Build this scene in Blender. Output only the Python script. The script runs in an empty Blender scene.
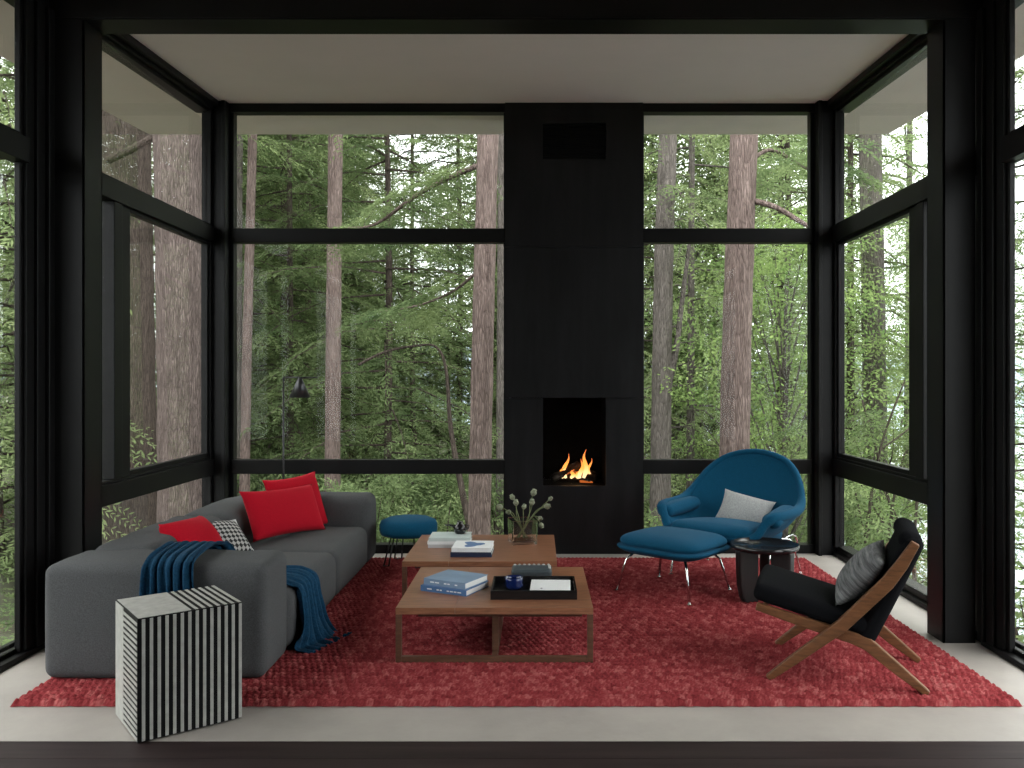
import bpy, bmesh, math, random
import numpy as np
from mathutils import Vector, Matrix
C = bpy.context.scene
COL = C.collection
R = math.radians
PI = math.pi

# ------------------------------------------------------------------ camera
F = 845.0            # focal length in pixels of the 1024x768 frame
EYE = 1.38
cd = bpy.data.cameras.new('camera')
cd.sensor_width = 36.0
cd.sensor_fit = 'HORIZONTAL'
cd.lens = F / 1024 * 36
cd.shift_x = -(537 - 512) / 1024
cd.shift_y = -(384 - 380) / 1024
cd.clip_end = 500
cam = bpy.data.objects.new('camera', cd)
COL.objects.link(cam)
cam.location = (0, 0, EYE)
cam.rotation_euler = (PI / 2, 0, 0)
C.camera = cam

# ------------------------------------------------------------------ sky, exposure
C.view_settings.view_transform = 'Standard'
C.view_settings.look = 'None'
C.view_settings.gamma = 1
C.view_settings.use_curve_mapping = False
C.view_settings.exposure = 0.0
w = bpy.data.worlds.new('overcast_sky')
C.world = w
w.use_nodes = True
nt = w.node_tree
bg = nt.nodes['Background']
tc = nt.nodes.new('ShaderNodeTexCoord')
sx = nt.nodes.new('ShaderNodeSeparateXYZ')
rp = nt.nodes.new('ShaderNodeValToRGB')
rp.color_ramp.elements[0].position = 0.0
rp.color_ramp.elements[0].color = (0.34, 0.36, 0.37, 1)
rp.color_ramp.elements[1].position = 1.0
rp.color_ramp.elements[1].color = (1.0, 0.99, 0.97, 1)
nt.links.new(tc.outputs['Generated'], sx.inputs[0])
nt.links.new(sx.outputs['Z'], rp.inputs[0])
nt.links.new(rp.outputs[0], bg.inputs['Color'])
bg.inputs['Strength'].default_value = 10.0
C.cycles.use_denoising = True
C.cycles.max_bounces = 10
C.cycles.diffuse_bounces = 5
C.cycles.glossy_bounces = 4
C.cycles.transmission_bounces = 8
C.cycles.transparent_max_bounces = 24
C.cycles.sample_clamp_indirect = 6


# ------------------------------------------------------------------ helpers: tagging
def tag(o, label=None, cat=None, group=None, kind=None):
    if label: o['label'] = label
    if cat: o['category'] = cat
    if group: o['group'] = group
    if kind: o['kind'] = kind
    return o


def empty(name, loc=(0, 0, 0), rz=0.0):
    o = bpy.data.objects.new(name, None)
    COL.objects.link(o)
    o.empty_display_size = 0.1
    o.location = loc
    o.rotation_euler = (0, 0, rz)
    return o


def children(o):
    return list(o.children)


def copy_tree(o, loc=None, rz=None):
    c = o.copy()
    COL.objects.link(c)
    if loc is not None: c.location = loc
    if rz is not None: c.rotation_euler = (0, 0, rz)
    for ch in children(o):
        k = ch.copy()
        COL.objects.link(k)
        k.parent = c
        for g in children(ch):
            q = g.copy()
            COL.objects.link(q)
            q.parent = k
    return c


class MB:
    """collects faces of one mesh"""

    def __init__(self):
        self.v, self.f, self.mi, self.sm = [], [], [], []

    def add(self, verts, faces, mi=0, smooth=False, M=None):
        b = len(self.v)
        for p in verts:
            p = Vector(p)
            if M is not None: p = M @ p
            self.v.append(tuple(p))
        for f in faces:
            self.f.append([i + b for i in f])
            self.mi.append(mi)
            self.sm.append(smooth)
        return self

    def box(self, x0, x1, y0, y1, z0, z1, mi=0, M=None):
        vs = [(x, y, z) for x in (x0, x1) for y in (y0, y1) for z in (z0, z1)]
        fs = [(0, 1, 3, 2), (4, 6, 7, 5), (0, 4, 5, 1), (2, 3, 7, 6), (0, 2, 6, 4), (1, 5, 7, 3)]
        return self.add(vs, fs, mi, False, M)

    def cyl(self, r, z0, z1, n=32, cx=0, cy=0, r1=None, mi=0, M=None):
        r1 = r if r1 is None else r1
        return self.lathe([(0.0, z0), (r, z0), (r1, z1), (0.0, z1)], n, cx, cy, mi, M, False)

    def lathe(self, prof, n=32, cx=0, cy=0, mi=0, M=None, smooth=True):
        vs, fs = [], []
        for r, z in prof:
            for k in range(n):
                a = 2 * PI * k / n
                vs.append((cx + r * math.cos(a), cy + r * math.sin(a), z))
        for i in range(len(prof) - 1):
            for k in range(n):
                k2 = (k + 1) % n
                fs.append((i * n + k, i * n + k2, (i + 1) * n + k2, (i + 1) * n + k))
        return self.add(vs, fs, mi, smooth, M)

    def tube(self, pts, rad, n=8, mi=0, cap=True, smooth=True, M=None):
        pts = [Vector(p) for p in pts]
        if not isinstance(rad, (list, tuple)): rad = [rad] * len(pts)
        vs, fs = [], []
        up = Vector((0, 0, 1))
        t0 = (pts[1] - pts[0]).normalized()
        if abs(t0.dot(up)) > 0.9: up = Vector((1, 0, 0))
        nrm = (up - t0 * up.dot(t0)).normalized()
        for i, p in enumerate(pts):
            if i == 0: t = pts[1] - pts[0]
            elif i == len(pts) - 1: t = pts[-1] - pts[-2]
            else: t = pts[i + 1] - pts[i - 1]
            t.normalize()
            nrm = (nrm - t * nrm.dot(t)).normalized()
            bn = t.cross(nrm)
            for k in range(n):
                a = 2 * PI * k / n
                vs.append(p + (nrm * math.cos(a) + bn * math.sin(a)) * rad[i])
        for i in range(len(pts) - 1):
            for k in range(n):
                k2 = (k + 1) % n
                fs.append((i * n + k, i * n + k2, (i + 1) * n + k2, (i + 1) * n + k))
        if cap:
            fs.append(tuple(range(n - 1, -1, -1)))
            b = (len(pts) - 1) * n
            fs.append(tuple(b + k for k in range(n)))
        return self.add(vs, fs, mi, smooth, M)

    def rbox(self, c, s, r, seg=4, mid=4, bulge=(0, 0, 0), mi=0, M=None, fn=None):
        """rounded, puffed box: centre c, full size s, edge radius r"""
        h = [x / 2 for x in s]

        def ticks(a):
            rr = min(r, a * 0.98)
            edge = [-a + rr * (1 - math.cos(PI / 2 * i / seg)) for i in range(seg + 1)]
            inner = [-a + rr + (2 * (a - rr)) * i / mid for i in range(1, mid)]
            return edge + inner + [-e for e in reversed(edge)]
        T = [ticks(a) for a in h]
        idx = {}
        vs, fs = [], []

        def vid(i, j, k):
            key = (i, j, k)
            if key in idx: return idx[key]
            p = Vector((T[0][i], T[1][j], T[2][k]))
            rr = [min(r, a * 0.98) for a in h]
            q = Vector([max(-h[a] + rr[a], min(h[a] - rr[a], p[a])) for a in range(3)])
            d = p - q
            if d.length > 1e-9:
                # map cube-corner region on to an ellipsoid corner
                e = Vector([d[a] / rr[a] for a in range(3)])
                m = max(abs(x) for x in e)
                e2 = e.normalized() * m
                p = q + Vector([e2[a] * rr[a] for a in range(3)])
            u = [p[a] / h[a] for a in range(3)]
            for a in range(3):
                b1, b2 = (a + 1) % 3, (a + 2) % 3
                p[a] += bulge[a] * u[a] * (1 - u[b1] ** 2) * (1 - u[b2] ** 2)
            p = p + Vector(c)
            if fn: p = fn(p)
            idx[key] = len(vs)
            vs.append(p)
            return idx[key]
        n = [len(t) - 1 for t in T]
        for i in range(n[0]):
            for j in range(n[1]):
                fs.append((vid(i, j, 0), vid(i, j + 1, 0), vid(i + 1, j + 1, 0), vid(i + 1, j, 0)))
                fs.append((vid(i, j, n[2]), vid(i + 1, j, n[2]), vid(i + 1, j + 1, n[2]), vid(i, j + 1, n[2])))
        for i in range(n[0]):
            for k in range(n[2]):
                fs.append((vid(i, 0, k), vid(i + 1, 0, k), vid(i + 1, 0, k + 1), vid(i, 0, k + 1)))
                fs.append((vid(i, n[1], k), vid(i, n[1], k + 1), vid(i + 1, n[1], k + 1), vid(i + 1, n[1], k)))
        for j in range(n[1]):
            for k in range(n[2]):
                fs.append((vid(0, j, k), vid(0, j, k + 1), vid(0, j + 1, k + 1), vid(0, j + 1, k)))
                fs.append((vid(n[0], j, k), vid(n[0], j + 1, k), vid(n[0], j + 1, k + 1), vid(n[0], j, k + 1)))
        return self.add(vs, fs, mi, True, M)

    def bar2d(self, pts, wid, y0, y1, mi=0, M=None):
        """board cut to a polyline in the x-z plane, thick from y0 to y1"""
        P = [Vector((p[0], p[1])) for p in pts]
        L, Rr = [], []
        for i, p in enumerate(P):
            if i == 0: t = P[1] - P[0]
            elif i == len(P) - 1: t = P[-1] - P[-2]
            else: t = (P[i + 1] - P[i]).normalized() + (P[i] - P[i - 1]).normalized()
            t.normalize()
            nn = Vector((-t.y, t.x))
            L.append(p + nn * wid[i] / 2)
            Rr.append(p - nn * wid[i] / 2)
        vs = []
        for y in (y0, y1):
            for p in L: vs.append((p.x, y, p.y))
            for p in Rr: vs.append((p.x, y, p.y))
        n = len(P)
        fs = []
        for i in range(n - 1):
            fs.append((i, n + i, n + i + 1, i + 1))
            fs.append((2 * n + i, 2 * n + i + 1, 3 * n + i + 1, 3 * n + i))
            fs.append((i, i + 1, 2 * n + i + 1, 2 * n + i))
            fs.append((n + i, 3 * n + i, 3 * n + i + 1, n + i + 1))
        fs.append((0, 2 * n, 3 * n, n))
        fs.append((n - 1, 2 * n - 1, 4 * n - 1, 3 * n - 1))
        return self.add(vs, fs, mi, False, M)

    def build(self, name, mats, parent=None, bevel=0, subsurf=0, solidify=0, loc=None):
        me = bpy.data.meshes.new(name)
        me.from_pydata(self.v, [], self.f)
        if not isinstance(mats, (list, tuple)): mats = [mats]
        for m in mats: me.materials.append(m)
        me.polygons.foreach_set('material_index', self.mi)
        me.polygons.foreach_set('use_smooth', self.sm)
        bm = bmesh.new()
        bm.from_mesh(me)
        bmesh.ops.recalc_face_normals(bm, faces=bm.faces)
        bm.to_mesh(me)
        bm.free()
        me.update()
        o = bpy.data.objects.new(name, me)
        COL.objects.link(o)
        if parent: o.parent = parent
        if loc: o.location = loc
        if solidify:
            m = o.modifiers.new('solidify', 'SOLIDIFY')
            m.thickness = solidify
            m.offset = 0
        if bevel:
            m = o.modifiers.new('bevel', 'BEVEL')
            m.width = bevel
            m.segments = 2
            m.limit_method = 'ANGLE'
            m.angle_limit = R(40)
        if subsurf:
            m = o.modifiers.new('subsurf', 'SUBSURF')
            m.levels = m.render_levels = subsurf
        return o


# ------------------------------------------------------------------ materials
def material(name, color, rough=0.6, metal=0.0, var=0.0, scale=8.0, stretch=(1, 1, 1), bump=0.0, bscale=None,
             color2=None, spec=0.5, sheen=0.0, coat=0.0, objrand=0.0, detail=4.0):
    m = bpy.data.materials.new(name)
    m.use_nodes = True
    t = m.node_tree
    p = t.nodes['Principled BSDF']
    p.inputs['Base Color'].default_value = (*color, 1)
    p.inputs['Roughness'].default_value = rough
    p.inputs['Metallic'].default_value = metal
    p.inputs['Specular IOR Level'].default_value = spec
    if sheen:
        p.inputs['Sheen Weight'].default_value = sheen
        p.inputs['Sheen Roughness'].default_value = 0.5
    if coat:
        p.inputs['Coat Weight'].default_value = coat
        p.inputs['Coat Roughness'].default_value = 0.15
    co = t.nodes.new('ShaderNodeTexCoord')
    mp = t.nodes.new('ShaderNodeMapping')
    mp.inputs['Scale'].default_value = stretch
    t.links.new(co.outputs['Object'], mp.inputs['Vector'])
    if color2 is None and var:
        color2 = tuple(min(1, c * (1 + var)) for c in color)
        color1 = tuple(c * (1 - var) for c in color)
    else:
        color1 = color
    if color2 is not None:
        n = t.nodes.new('ShaderNodeTexNoise')
        n.inputs['Scale'].default_value = scale
        n.inputs['Detail'].default_value = detail
        n.inputs['Roughness'].default_value = 0.65
        r = t.nodes.new('ShaderNodeValToRGB')
        r.color_ramp.elements[0].position = 0.32
        r.color_ramp.elements[1].position = 0.68
        r.color_ramp.elements[0].color = (*color1, 1)
        r.color_ramp.elements[1].color = (*color2, 1)
        t.links.new(mp.outputs[0], n.inputs['Vector'])
        t.links.new(n.outputs['Fac'], r.inputs[0])
        out = r.outputs[0]
        if objrand:
            oi = t.nodes.new('ShaderNodeObjectInfo')
            hs = t.nodes.new('ShaderNodeHueSaturation')
            mr = t.nodes.new('ShaderNodeMapRange')
            mr.inputs['To Min'].default_value = 1 - objrand
            mr.inputs['To Max'].default_value = 1 + objrand
            t.links.new(oi.outputs['Random'], mr.inputs['Value'])
            t.links.new(mr.outputs[0], hs.inputs['Value'])
            t.links.new(out, hs.inputs['Color'])
            out = hs.outputs[0]
        t.links.new(out, p.inputs['Base Color'])
    if bump:
        n2 = t.nodes.new('ShaderNodeTexNoise')
        n2.inputs['Scale'].default_value = bscale or scale
        n2.inputs['Detail'].default_value = 5
        b = t.nodes.new('ShaderNodeBump')
        b.inputs['Strength'].default_value = bump
        b.inputs['Distance'].default_value = 0.01
        t.links.new(mp.outputs[0], n2.inputs['Vector'])
        t.links.new(n2.outputs['Fac'], b.inputs['Height'])
        t.links.new(b.outputs[0], p.inputs['Normal'])
    return m


def glass_material(name, tint=(1, 1, 1), refl=1.0, rough=0.0, ior=1.45):
    m = bpy.data.materials.new(name)
    m.use_nodes = True
    t = m.node_tree
    t.nodes.remove(t.nodes['Principled BSDF'])
    out = t.nodes['Material Output']
    tr = t.nodes.new('ShaderNodeBsdfTransparent')
    tr.inputs[0].default_value = (*tint, 1)
    gl = t.nodes.new('ShaderNodeBsdfGlossy')
    gl.inputs['Roughness'].default_value = rough
    fr = t.nodes.new('ShaderNodeFresnel')
    fr.inputs['IOR'].default_value = ior
    mul = t.nodes.new('ShaderNodeMath')
    mul.operation = 'MULTIPLY'
    mul.inputs[1].default_value = refl
    mx = t.nodes.new('ShaderNodeMixShader')
    t.links.new(fr.outputs[0], mul.inputs[0])
    t.links.new(mul.outputs[0], mx.inputs[0])
    t.links.new(tr.outputs[0], mx.inputs[1])
    t.links.new(gl.outputs[0], mx.inputs[2])
    t.links.new(mx.outputs[0], out.inputs['Surface'])
    return m


def leaf_material(name, c1, c2, trans=0.45, scale=1.2):
    m = bpy.data.materials.new(name)
    m.use_nodes = True
    t = m.node_tree
    t.nodes.remove(t.nodes['Principled BSDF'])
    out = t.nodes['Material Output']
    co = t.nodes.new('ShaderNodeTexCoord')
    n = t.nodes.new('ShaderNodeTexNoise')
    n.inputs['Scale'].default_value = scale
    n.inputs['Detail'].default_value = 6
    r = t.nodes.new('ShaderNodeValToRGB')
    r.color_ramp.elements[0].position = 0.3
    r.color_ramp.elements[1].position = 0.7
    r.color_ramp.elements[0].color = (*c1, 1)
    r.color_ramp.elements[1].color = (*c2, 1)
    oi = t.nodes.new('ShaderNodeObjectInfo')
    mr = t.nodes.new('ShaderNodeMapRange')
    mr.inputs['To Min'].default_value = 0.75
    mr.inputs['To Max'].default_value = 1.25
    hs = t.nodes.new('ShaderNodeHueSaturation')
    df = t.nodes.new('ShaderNodeBsdfDiffuse')
    tl = t.nodes.new('ShaderNodeBsdfTranslucent')
    mx = t.nodes.new('ShaderNodeMixShader')
    mx.inputs[0].default_value = trans
    t.links.new(co.outputs['Object'], n.inputs['Vector'])
    t.links.new(n.outputs['Fac'], r.inputs[0])
    t.links.new(oi.outputs['Random'], mr.inputs['Value'])
    t.links.new(mr.outputs[0], hs.inputs['Value'])
    t.links.new(r.outputs[0], hs.inputs['Color'])
    t.links.new(hs.outputs[0], df.inputs['Color'])
    t.links.new(hs.outputs[0], tl.inputs['Color'])
    t.links.new(df.outputs[0], mx.inputs[1])
    t.links.new(tl.outputs[0], mx.inputs[2])
    t.links.new(mx.outputs[0], out.inputs['Surface'])
    return m


M = {}
M['frame'] = material('black_window_frame', (0.0055, 0.0052, 0.0055), 0.42, var=0.2, scale=3, spec=0.16)
M['steel'] = material('black_painted_steel', (0.0062, 0.006, 0.0063), 0.42, var=0.25, scale=2.5, stretch=(1, 1, 0.3), spec=0.18)
M['bsteel'] = material('blackened_steel_panel', (0.0075, 0.0073, 0.008), 0.40, var=0.45, scale=3.0, stretch=(2.5, 1, 0.4), spec=0.22)
M['soot'] = material('sooty_firebox', (0.006, 0.006, 0.006), 0.9, var=0.3, scale=8, spec=0.1)
M['ceil'] = material('warm_white_plaster', (0.80, 0.700, 0.715), 0.9, var=0.02, scale=2)
M['soffit'] = material('painted_soffit', (0.80, 0.68, 0.71), 0.9, var=0.03, scale=3)
M['concrete'] = material('pale_concrete', (0.325, 0.298, 0.272), 0.5, var=0.14, scale=1.6, bump=0.08, bscale=40, detail=9)
M['darkwood'] = material('dark_stained_boards', (0.022, 0.014, 0.014), 0.55, var=0.35, scale=5, stretch=(0.25, 5, 1), spec=0.14)
M['sofa'] = material('charcoal_wool', (0.072, 0.074, 0.077), 0.95, var=0.25, scale=220, bump=0.25, bscale=350, spec=0.08, sheen=0.03)
M['red'] = material('red_wool', (0.41, 0.006, 0.018), 0.9, var=0.12, scale=160, bump=0.15, bscale=250, spec=0.1, sheen=0.02)
M['throw'] = material('blue_knit', (0.009, 0.045, 0.092), 0.95, var=0.3, scale=90, bump=0.4, bscale=140, spec=0.08, sheen=0.03)
M['blue'] = material('peacock_blue_wool', (0.0035, 0.064, 0.128), 0.9, var=0.18, scale=180, bump=0.15, bscale=260, spec=0.12, sheen=0.03)
M['walnut'] = material('walnut_wood', (0.225, 0.098, 0.053), 0.38, var=0.32, scale=6, stretch=(1.2, 12, 12), spec=0.4)
M['walnut_dark'] = material('walnut_frame_wood', (0.105, 0.050, 0.030), 0.45, var=0.3, scale=6, stretch=(1.2, 10, 10), spec=0.4)
M['teak'] = material('oiled_teak', (0.165, 0.070, 0.030), 0.45, var=0.3, scale=9, stretch=(1.5, 10, 10), spec=0.4)
M['blackfab'] = material('black_canvas', (0.0062, 0.0065, 0.0078), 0.95, var=0.25, scale=150, bump=0.15, bscale=250, spec=0.05)
M['greyknit'] = material('grey_knit', (0.065, 0.068, 0.072), 0.95, color2=(0.27, 0.275, 0.28), scale=7, stretch=(1, 1, 13), bump=0.8, bscale=8, spec=0.1)
M['greylinen'] = material('grey_linen', (0.36, 0.37, 0.37), 0.95, var=0.22, scale=120, bump=0.2, bscale=160, spec=0.1)
M['chrome'] = material('chrome', (0.75, 0.75, 0.75), 0.15, metal=1.0)
M['shade'] = material('dark_grey_metal', (0.06, 0.06, 0.063), 0.3, metal=0.6, var=0.1)
M['blacklac'] = material('black_lacquer', (0.010, 0.010, 0.011), 0.18, spec=0.5, var=0.1)
M['ebony'] = material('ebonised_oak', (0.012, 0.010, 0.010), 0.4, var=0.35, scale=6, stretch=(8, 8, 0.8), spec=0.4)
M['blackmet'] = material('black_metal', (0.014, 0.014, 0.015), 0.35, var=0.1, spec=0.5)
M['white'] = material('white_paper', (0.74, 0.75, 0.76), 0.7, var=0.03, scale=30)
M['pages'] = material('page_edges', (0.66, 0.66, 0.64), 0.9, var=0.14, scale=40, stretch=(1, 1, 40))
M['bookblue'] = material('blue_cloth_cover', (0.055, 0.135, 0.30), 0.55, var=0.12, scale=20)
M['bookblue2'] = material('grey_blue_cover', (0.17, 0.25, 0.36), 0.5, var=0.12, scale=6)
M['navy'] = material('navy_cover', (0.010, 0.018, 0.05), 0.5, var=0.15, scale=10)
M['pale'] = material('pale_green_cover', (0.50, 0.57, 0.56), 0.6, var=0.05, scale=10)
M['palegrey'] = material('pale_grey_cover', (0.48, 0.49, 0.50), 0.6, var=0.05, scale=10)
M['slate'] = material('slate_leather', (0.035, 0.048, 0.055), 0.5, var=0.2, scale=30)
M['bone'] = material('bone_inlay', (0.34, 0.335, 0.315), 0.45, var=0.16, scale=25, stretch=(1, 1, 1))
M['inlayblack'] = material('black_horn_inlay', (0.006, 0.006, 0.0065), 0.5, var=0.2, scale=10, spec=0.08)
M['glass'] = glass_material('window_glass', (0.985, 0.995, 0.99), 0.16)
M['vaseglass'] = glass_material('vase_glass', (0.93, 0.95, 0.945), 1.8, 0.02, 1.5)
M['blueglass'] = material('cobalt_glass', (0.006, 0.014, 0.075), 0.08, spec=0.6, var=0.1)
M['crystal'] = bpy.data.materials.new('crystal_glass')
M['crystal'].use_nodes = True
_p = M['crystal'].node_tree.nodes['Principled BSDF']
_p.inputs['Base Color'].default_value = (0.95, 0.97, 0.96, 1)
_p.inputs['Roughness'].default_value = 0.02
_p.inputs['IOR'].default_value = 1.45
_p.inputs['Transmission Weight'].default_value = 1.0
M['pod'] = material('dry_seed_pod', (0.21, 0.23, 0.15), 0.8, var=0.4, scale=40)
M['stem'] = material('dry_stem', (0.13, 0.16, 0.07), 0.8, var=0.2, scale=30)
M['logwood'] = material('charred_log', (0.035, 0.022, 0.016), 0.95, var=0.5, scale=14, stretch=(1, 1, 4), bump=0.5, bscale=30)
M['water'] = material('lake_water', (0.30, 0.36, 0.40), 0.12, var=0.05, scale=0.2, bump=0.06, bscale=1.5)
M['earth'] = material('forest_floor', (0.060, 0.050, 0.034), 0.95, color2=(0.060, 0.070, 0.038), scale=0.6, bump=0.5, bscale=6)

EMIT = bpy.data.materials.new('flame')
EMIT.use_nodes = True
_t = EMIT.node_tree
_t.nodes.remove(_t.nodes['Principled BSDF'])
_e = _t.nodes.new('ShaderNodeEmission')
_g = _t.nodes.new('ShaderNodeTexCoord')
_s = _t.nodes.new('ShaderNodeSeparateXYZ')
_r = _t.nodes.new('ShaderNodeValToRGB')
_r.color_ramp.elements[0].position = 0.0
_r.color_ramp.elements[0].color = (1.0, 0.72, 0.36, 1)
_r.color_ramp.elements[1].position = 1.0
_r.color_ramp.elements[1].color = (0.85, 0.16, 0.04, 1)
_m = _r.color_ramp.elements.new(0.5)
_m.color = (1.0, 0.34, 0.06, 1)
_t.links.new(_g.outputs['Generated'], _s.inputs[0])
_t.links.new(_s.outputs['Z'], _r.inputs[0])
_t.links.new(_r.outputs[0], _e.inputs['Color'])
_e.inputs['Strength'].default_value = 1.9
_t.links.new(_e.outputs[0], _t.nodes['Material Output'].inputs['Surface'])
EMBER = bpy.data.materials.new('ember')
EMBER.use_nodes = True
EMBER.node_tree.nodes['Principled BSDF'].inputs['Base Color'].default_value = (0.02, 0.01, 0.01, 1)
EMBER.node_tree.nodes['Principled BSDF'].inputs['Emission Color'].default_value = (1.0, 0.22, 0.04, 1)
EMBER.node_tree.nodes['Principled BSDF'].inputs['Emission Strength'].default_value = 0.5


def bark_material(name, c1, c2):
    m = bpy.data.materials.new(name)
    m.use_nodes = True
    t = m.node_tree
    p = t.nodes['Principled BSDF']
    p.inputs['Roughness'].default_value = 0.95
    p.inputs['Specular IOR Level'].default_value = 0.1
    co = t.nodes.new('ShaderNodeTexCoord')
    mp = t.nodes.new('ShaderNodeMapping')
    mp.inputs['Scale'].default_value = (1, 1, 0.13)
    vo = t.nodes.new('ShaderNodeTexVoronoi')
    vo.feature = 'DISTANCE_TO_EDGE'
    vo.inputs['Scale'].default_value = 42
    n = t.nodes.new('ShaderNodeTexNoise')
    n.inputs['Scale'].default_value = 22
    n.inputs['Detail'].default_value = 8
    n.inputs['Roughness'].default_value = 0.7
    r = t.nodes.new('ShaderNodeValToRGB')
    r.color_ramp.elements[0].position = 0.3
    r.color_ramp.elements[1].position = 0.68
    r.color_ramp.elements[0].color = (*c1, 1)
    r.color_ramp.elements[1].color = (*c2, 1)
    b = t.nodes.new('ShaderNodeBump')
    b.inputs['Strength'].default_value = 1.0
    b.inputs['Distance'].default_value = 0.03
    mxr = t.nodes.new('ShaderNodeMath')
    mxr.operation = 'MULTIPLY_ADD'
    mxr.inputs[1].default_value = 1.6
    mxr.inputs[2].default_value = 0.0
    ad = t.nodes.new('ShaderNodeMath')
    ad.operation = 'ADD'
    t.links.new(co.outputs['Object'], mp.inputs['Vector'])
    t.links.new(mp.outputs[0], vo.inputs['Vector'])
    t.links.new(mp.outputs[0], n.inputs['Vector'])
    t.links.new(n.outputs['Fac'], r.inputs[0])
    cr = t.nodes.new('ShaderNodeMapRange')
    cr.inputs['From Max'].default_value = 0.16
    cr.inputs['To Min'].default_value = 0.55
    mxc = t.nodes.new('ShaderNodeMix')
    mxc.data_type = 'RGBA'
    mxc.blend_type = 'MULTIPLY'
    mxc.inputs['Factor'].default_value = 1.0
    t.links.new(vo.outputs['Distance'], cr.inputs['Value'])
    t.links.new(r.outputs[0], mxc.inputs['A'])
    t.links.new(cr.outputs[0], mxc.inputs['B'])
    t.links.new(mxc.outputs['Result'], p.inputs['Base Color'])
    t.links.new(vo.outputs['Distance'], mxr.inputs[0])
    t.links.new(mxr.outputs[0], ad.inputs[0])
    t.links.new(n.outputs['Fac'], ad.inputs[1])
    t.links.new(ad.outputs[0], b.inputs['Height'])
    t.links.new(b.outputs[0], p.inputs['Normal'])
    return m


M['bark'] = bark_material('fir_bark', (0.088, 0.067, 0.062), (0.215, 0.170, 0.156))
M['bark_red'] = bark_material('reddish_bark', (0.112, 0.081, 0.073), (0.27, 0.206, 0.187))
M['bark_dark'] = bark_material('dark_bark', (0.055, 0.044, 0.037), (0.14, 0.11, 0.095))
M['bark_grey'] = bark_material('grey_bark', (0.085, 0.074, 0.066), (0.20, 0.175, 0.16))
M['leaf_dark'] = leaf_material('conifer_needles', (0.085, 0.130, 0.060), (0.225, 0.285, 0.128))
M['leaf_mid'] = leaf_material('cedar_needles', (0.125, 0.180, 0.080), (0.290, 0.350, 0.165))
M['leaf_light'] = leaf_material('maple_leaves', (0.125, 0.205, 0.072), (0.275, 0.355, 0.135), 0.5)
M['leaf_brown'] = leaf_material('dry_needles', (0.20, 0.165, 0.10), (0.34, 0.30, 0.18))

# ================================================================== the setting
XL, XR = -2.58, 2.36       # inner planes of the side glazing
YB = 6.75                  # back glazing
YC = 4.43                  # steel frame
Y0 = -3.2                  # wall behind the camera


def ceil_z(y): return 3.585 + 0.05 * (y - YB)


def struct(o, label=None): return tag(o, label, None, None, 'structure')


fl = MB()
fl.box(XL - 0.1, XR + 0.1, 3.23, YB + 0.06, -0.25, 0)
struct(fl.build('floor', M['concrete']))
fd = MB()
for i in range(44):                      # dark boards running across the near part of the room
    y1 = 3.226 - i * 0.145
    if y1 - 0.145 < Y0: break
    fd.box(XL - 0.1, XR + 0.1, y1 - 0.143, y1, -0.25, 0)
struct(fd.build('floor_boards', M['darkwood']))

cl = MB()
cl.add([(XL - 0.12, YC + 0.02, ceil_z(YC)), (XR + 0.12, YC + 0.02, ceil_z(YC)), (XR + 0.12, YB + 0.06, ceil_z(YB)), (XL - 0.12, YB + 0.06, ceil_z(YB)),
        (XL - 0.12, YC + 0.02, 3.75), (XR + 0.12, YC + 0.02, 3.75), (XR + 0.12, YB + 0.06, 3.8), (XL - 0.12, YB + 0.06, 3.8)],
       [(0, 1, 2, 3), (4, 7, 6, 5), (0, 4, 5, 1), (1, 5, 6, 2), (2, 6, 7, 3), (3, 7, 4, 0)])
struct(cl.build('ceiling', M['ceil']))
c2 = MB()
c2.box(XL - 0.12, XR + 0.12, Y0, YC + 0.02, 3.42, 3.75)
struct(c2.build('ceiling_front', M['ceil']))

# roof overhang outside the glass, sloping with the ceiling
rf = MB()


def soffit(x0, x1, y0, y1):
    z = lambda y: ceil_z(y) + 0.0
    vs = [(x, y, z(y) + d) for d in (0, 0.22) for (x, y) in ((x0, y0), (x1, y0), (x1, y1), (x0, y1))]
    rf.add(vs, [(0, 3, 2, 1), (4, 5, 6, 7), (0, 1, 5, 4), (1, 2, 6, 5), (2, 3, 7, 6), (3, 0, 4, 7)])


soffit(-3.56, XL - 0.121, Y0, 7.76)
soffit(XR + 0.121, 3.22, Y0, 7.76)
soffit(XL - 0.12, XR + 0.12, YB + 0.061, 7.76)
struct(rf.build('roof', M['soffit']))

# wall behind the camera
wb = MB()
wb.box(XL - 0.1, XR + 0.1, Y0 - 0.15, Y0, 0, 3.42)
struct(wb.build('wall_front', M['darkwood']))

for nm, x0, x1 in (('light_block_left', XL - 0.15, XL), ('light_block_right', XR, XR + 0.15)):  # unseen opaque side walls, added to cut frontal light from the near glazing
    m = MB()
    m.box(x0, x1, Y0, 0.8, 0, 3.42)
    struct(m.build(nm, M['darkwood']))

# steel frame: two columns and a beam
for nm, x0, x1 in (('column_left', -2.55, -2.375), ('column_right', 2.13, 2.30)):
    m = MB()
    y0, y1 = YC, YC + 0.185
    m.box(x0, x1, y0, y0 + 0.012, 0, 3.27)
    m.box(x0, x1, y1 - 0.012, y1, 0, 3.27)
    m.box(x0, x0 + 0.012, y0, y1, 0, 3.27)
    m.box(x1 - 0.012, x1, y0, y1, 0, 3.27)
    struct(m.build(nm, M['steel'], bevel=0.002))
m = MB()
m.box(XL, XR, YC - 0.005, YC + 0.015, 3.28, 3.47)
m.box(XL, XR, YC, YC + 0.19, 3.27, 3.284)
m.box(XL, XR, YC + 0.175, YC + 0.19, 3.284, 3.47)
struct(m.build('beam', M['steel'], bevel=0.002))


# --- glazing. back windows
def pane(parent, x0, x1, y0, y1, z0, z1):
    g = MB()
    g.box(x0, x1, y0, y1, z0, z1)
    return g.build('pane', M['glass'], parent)


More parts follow.
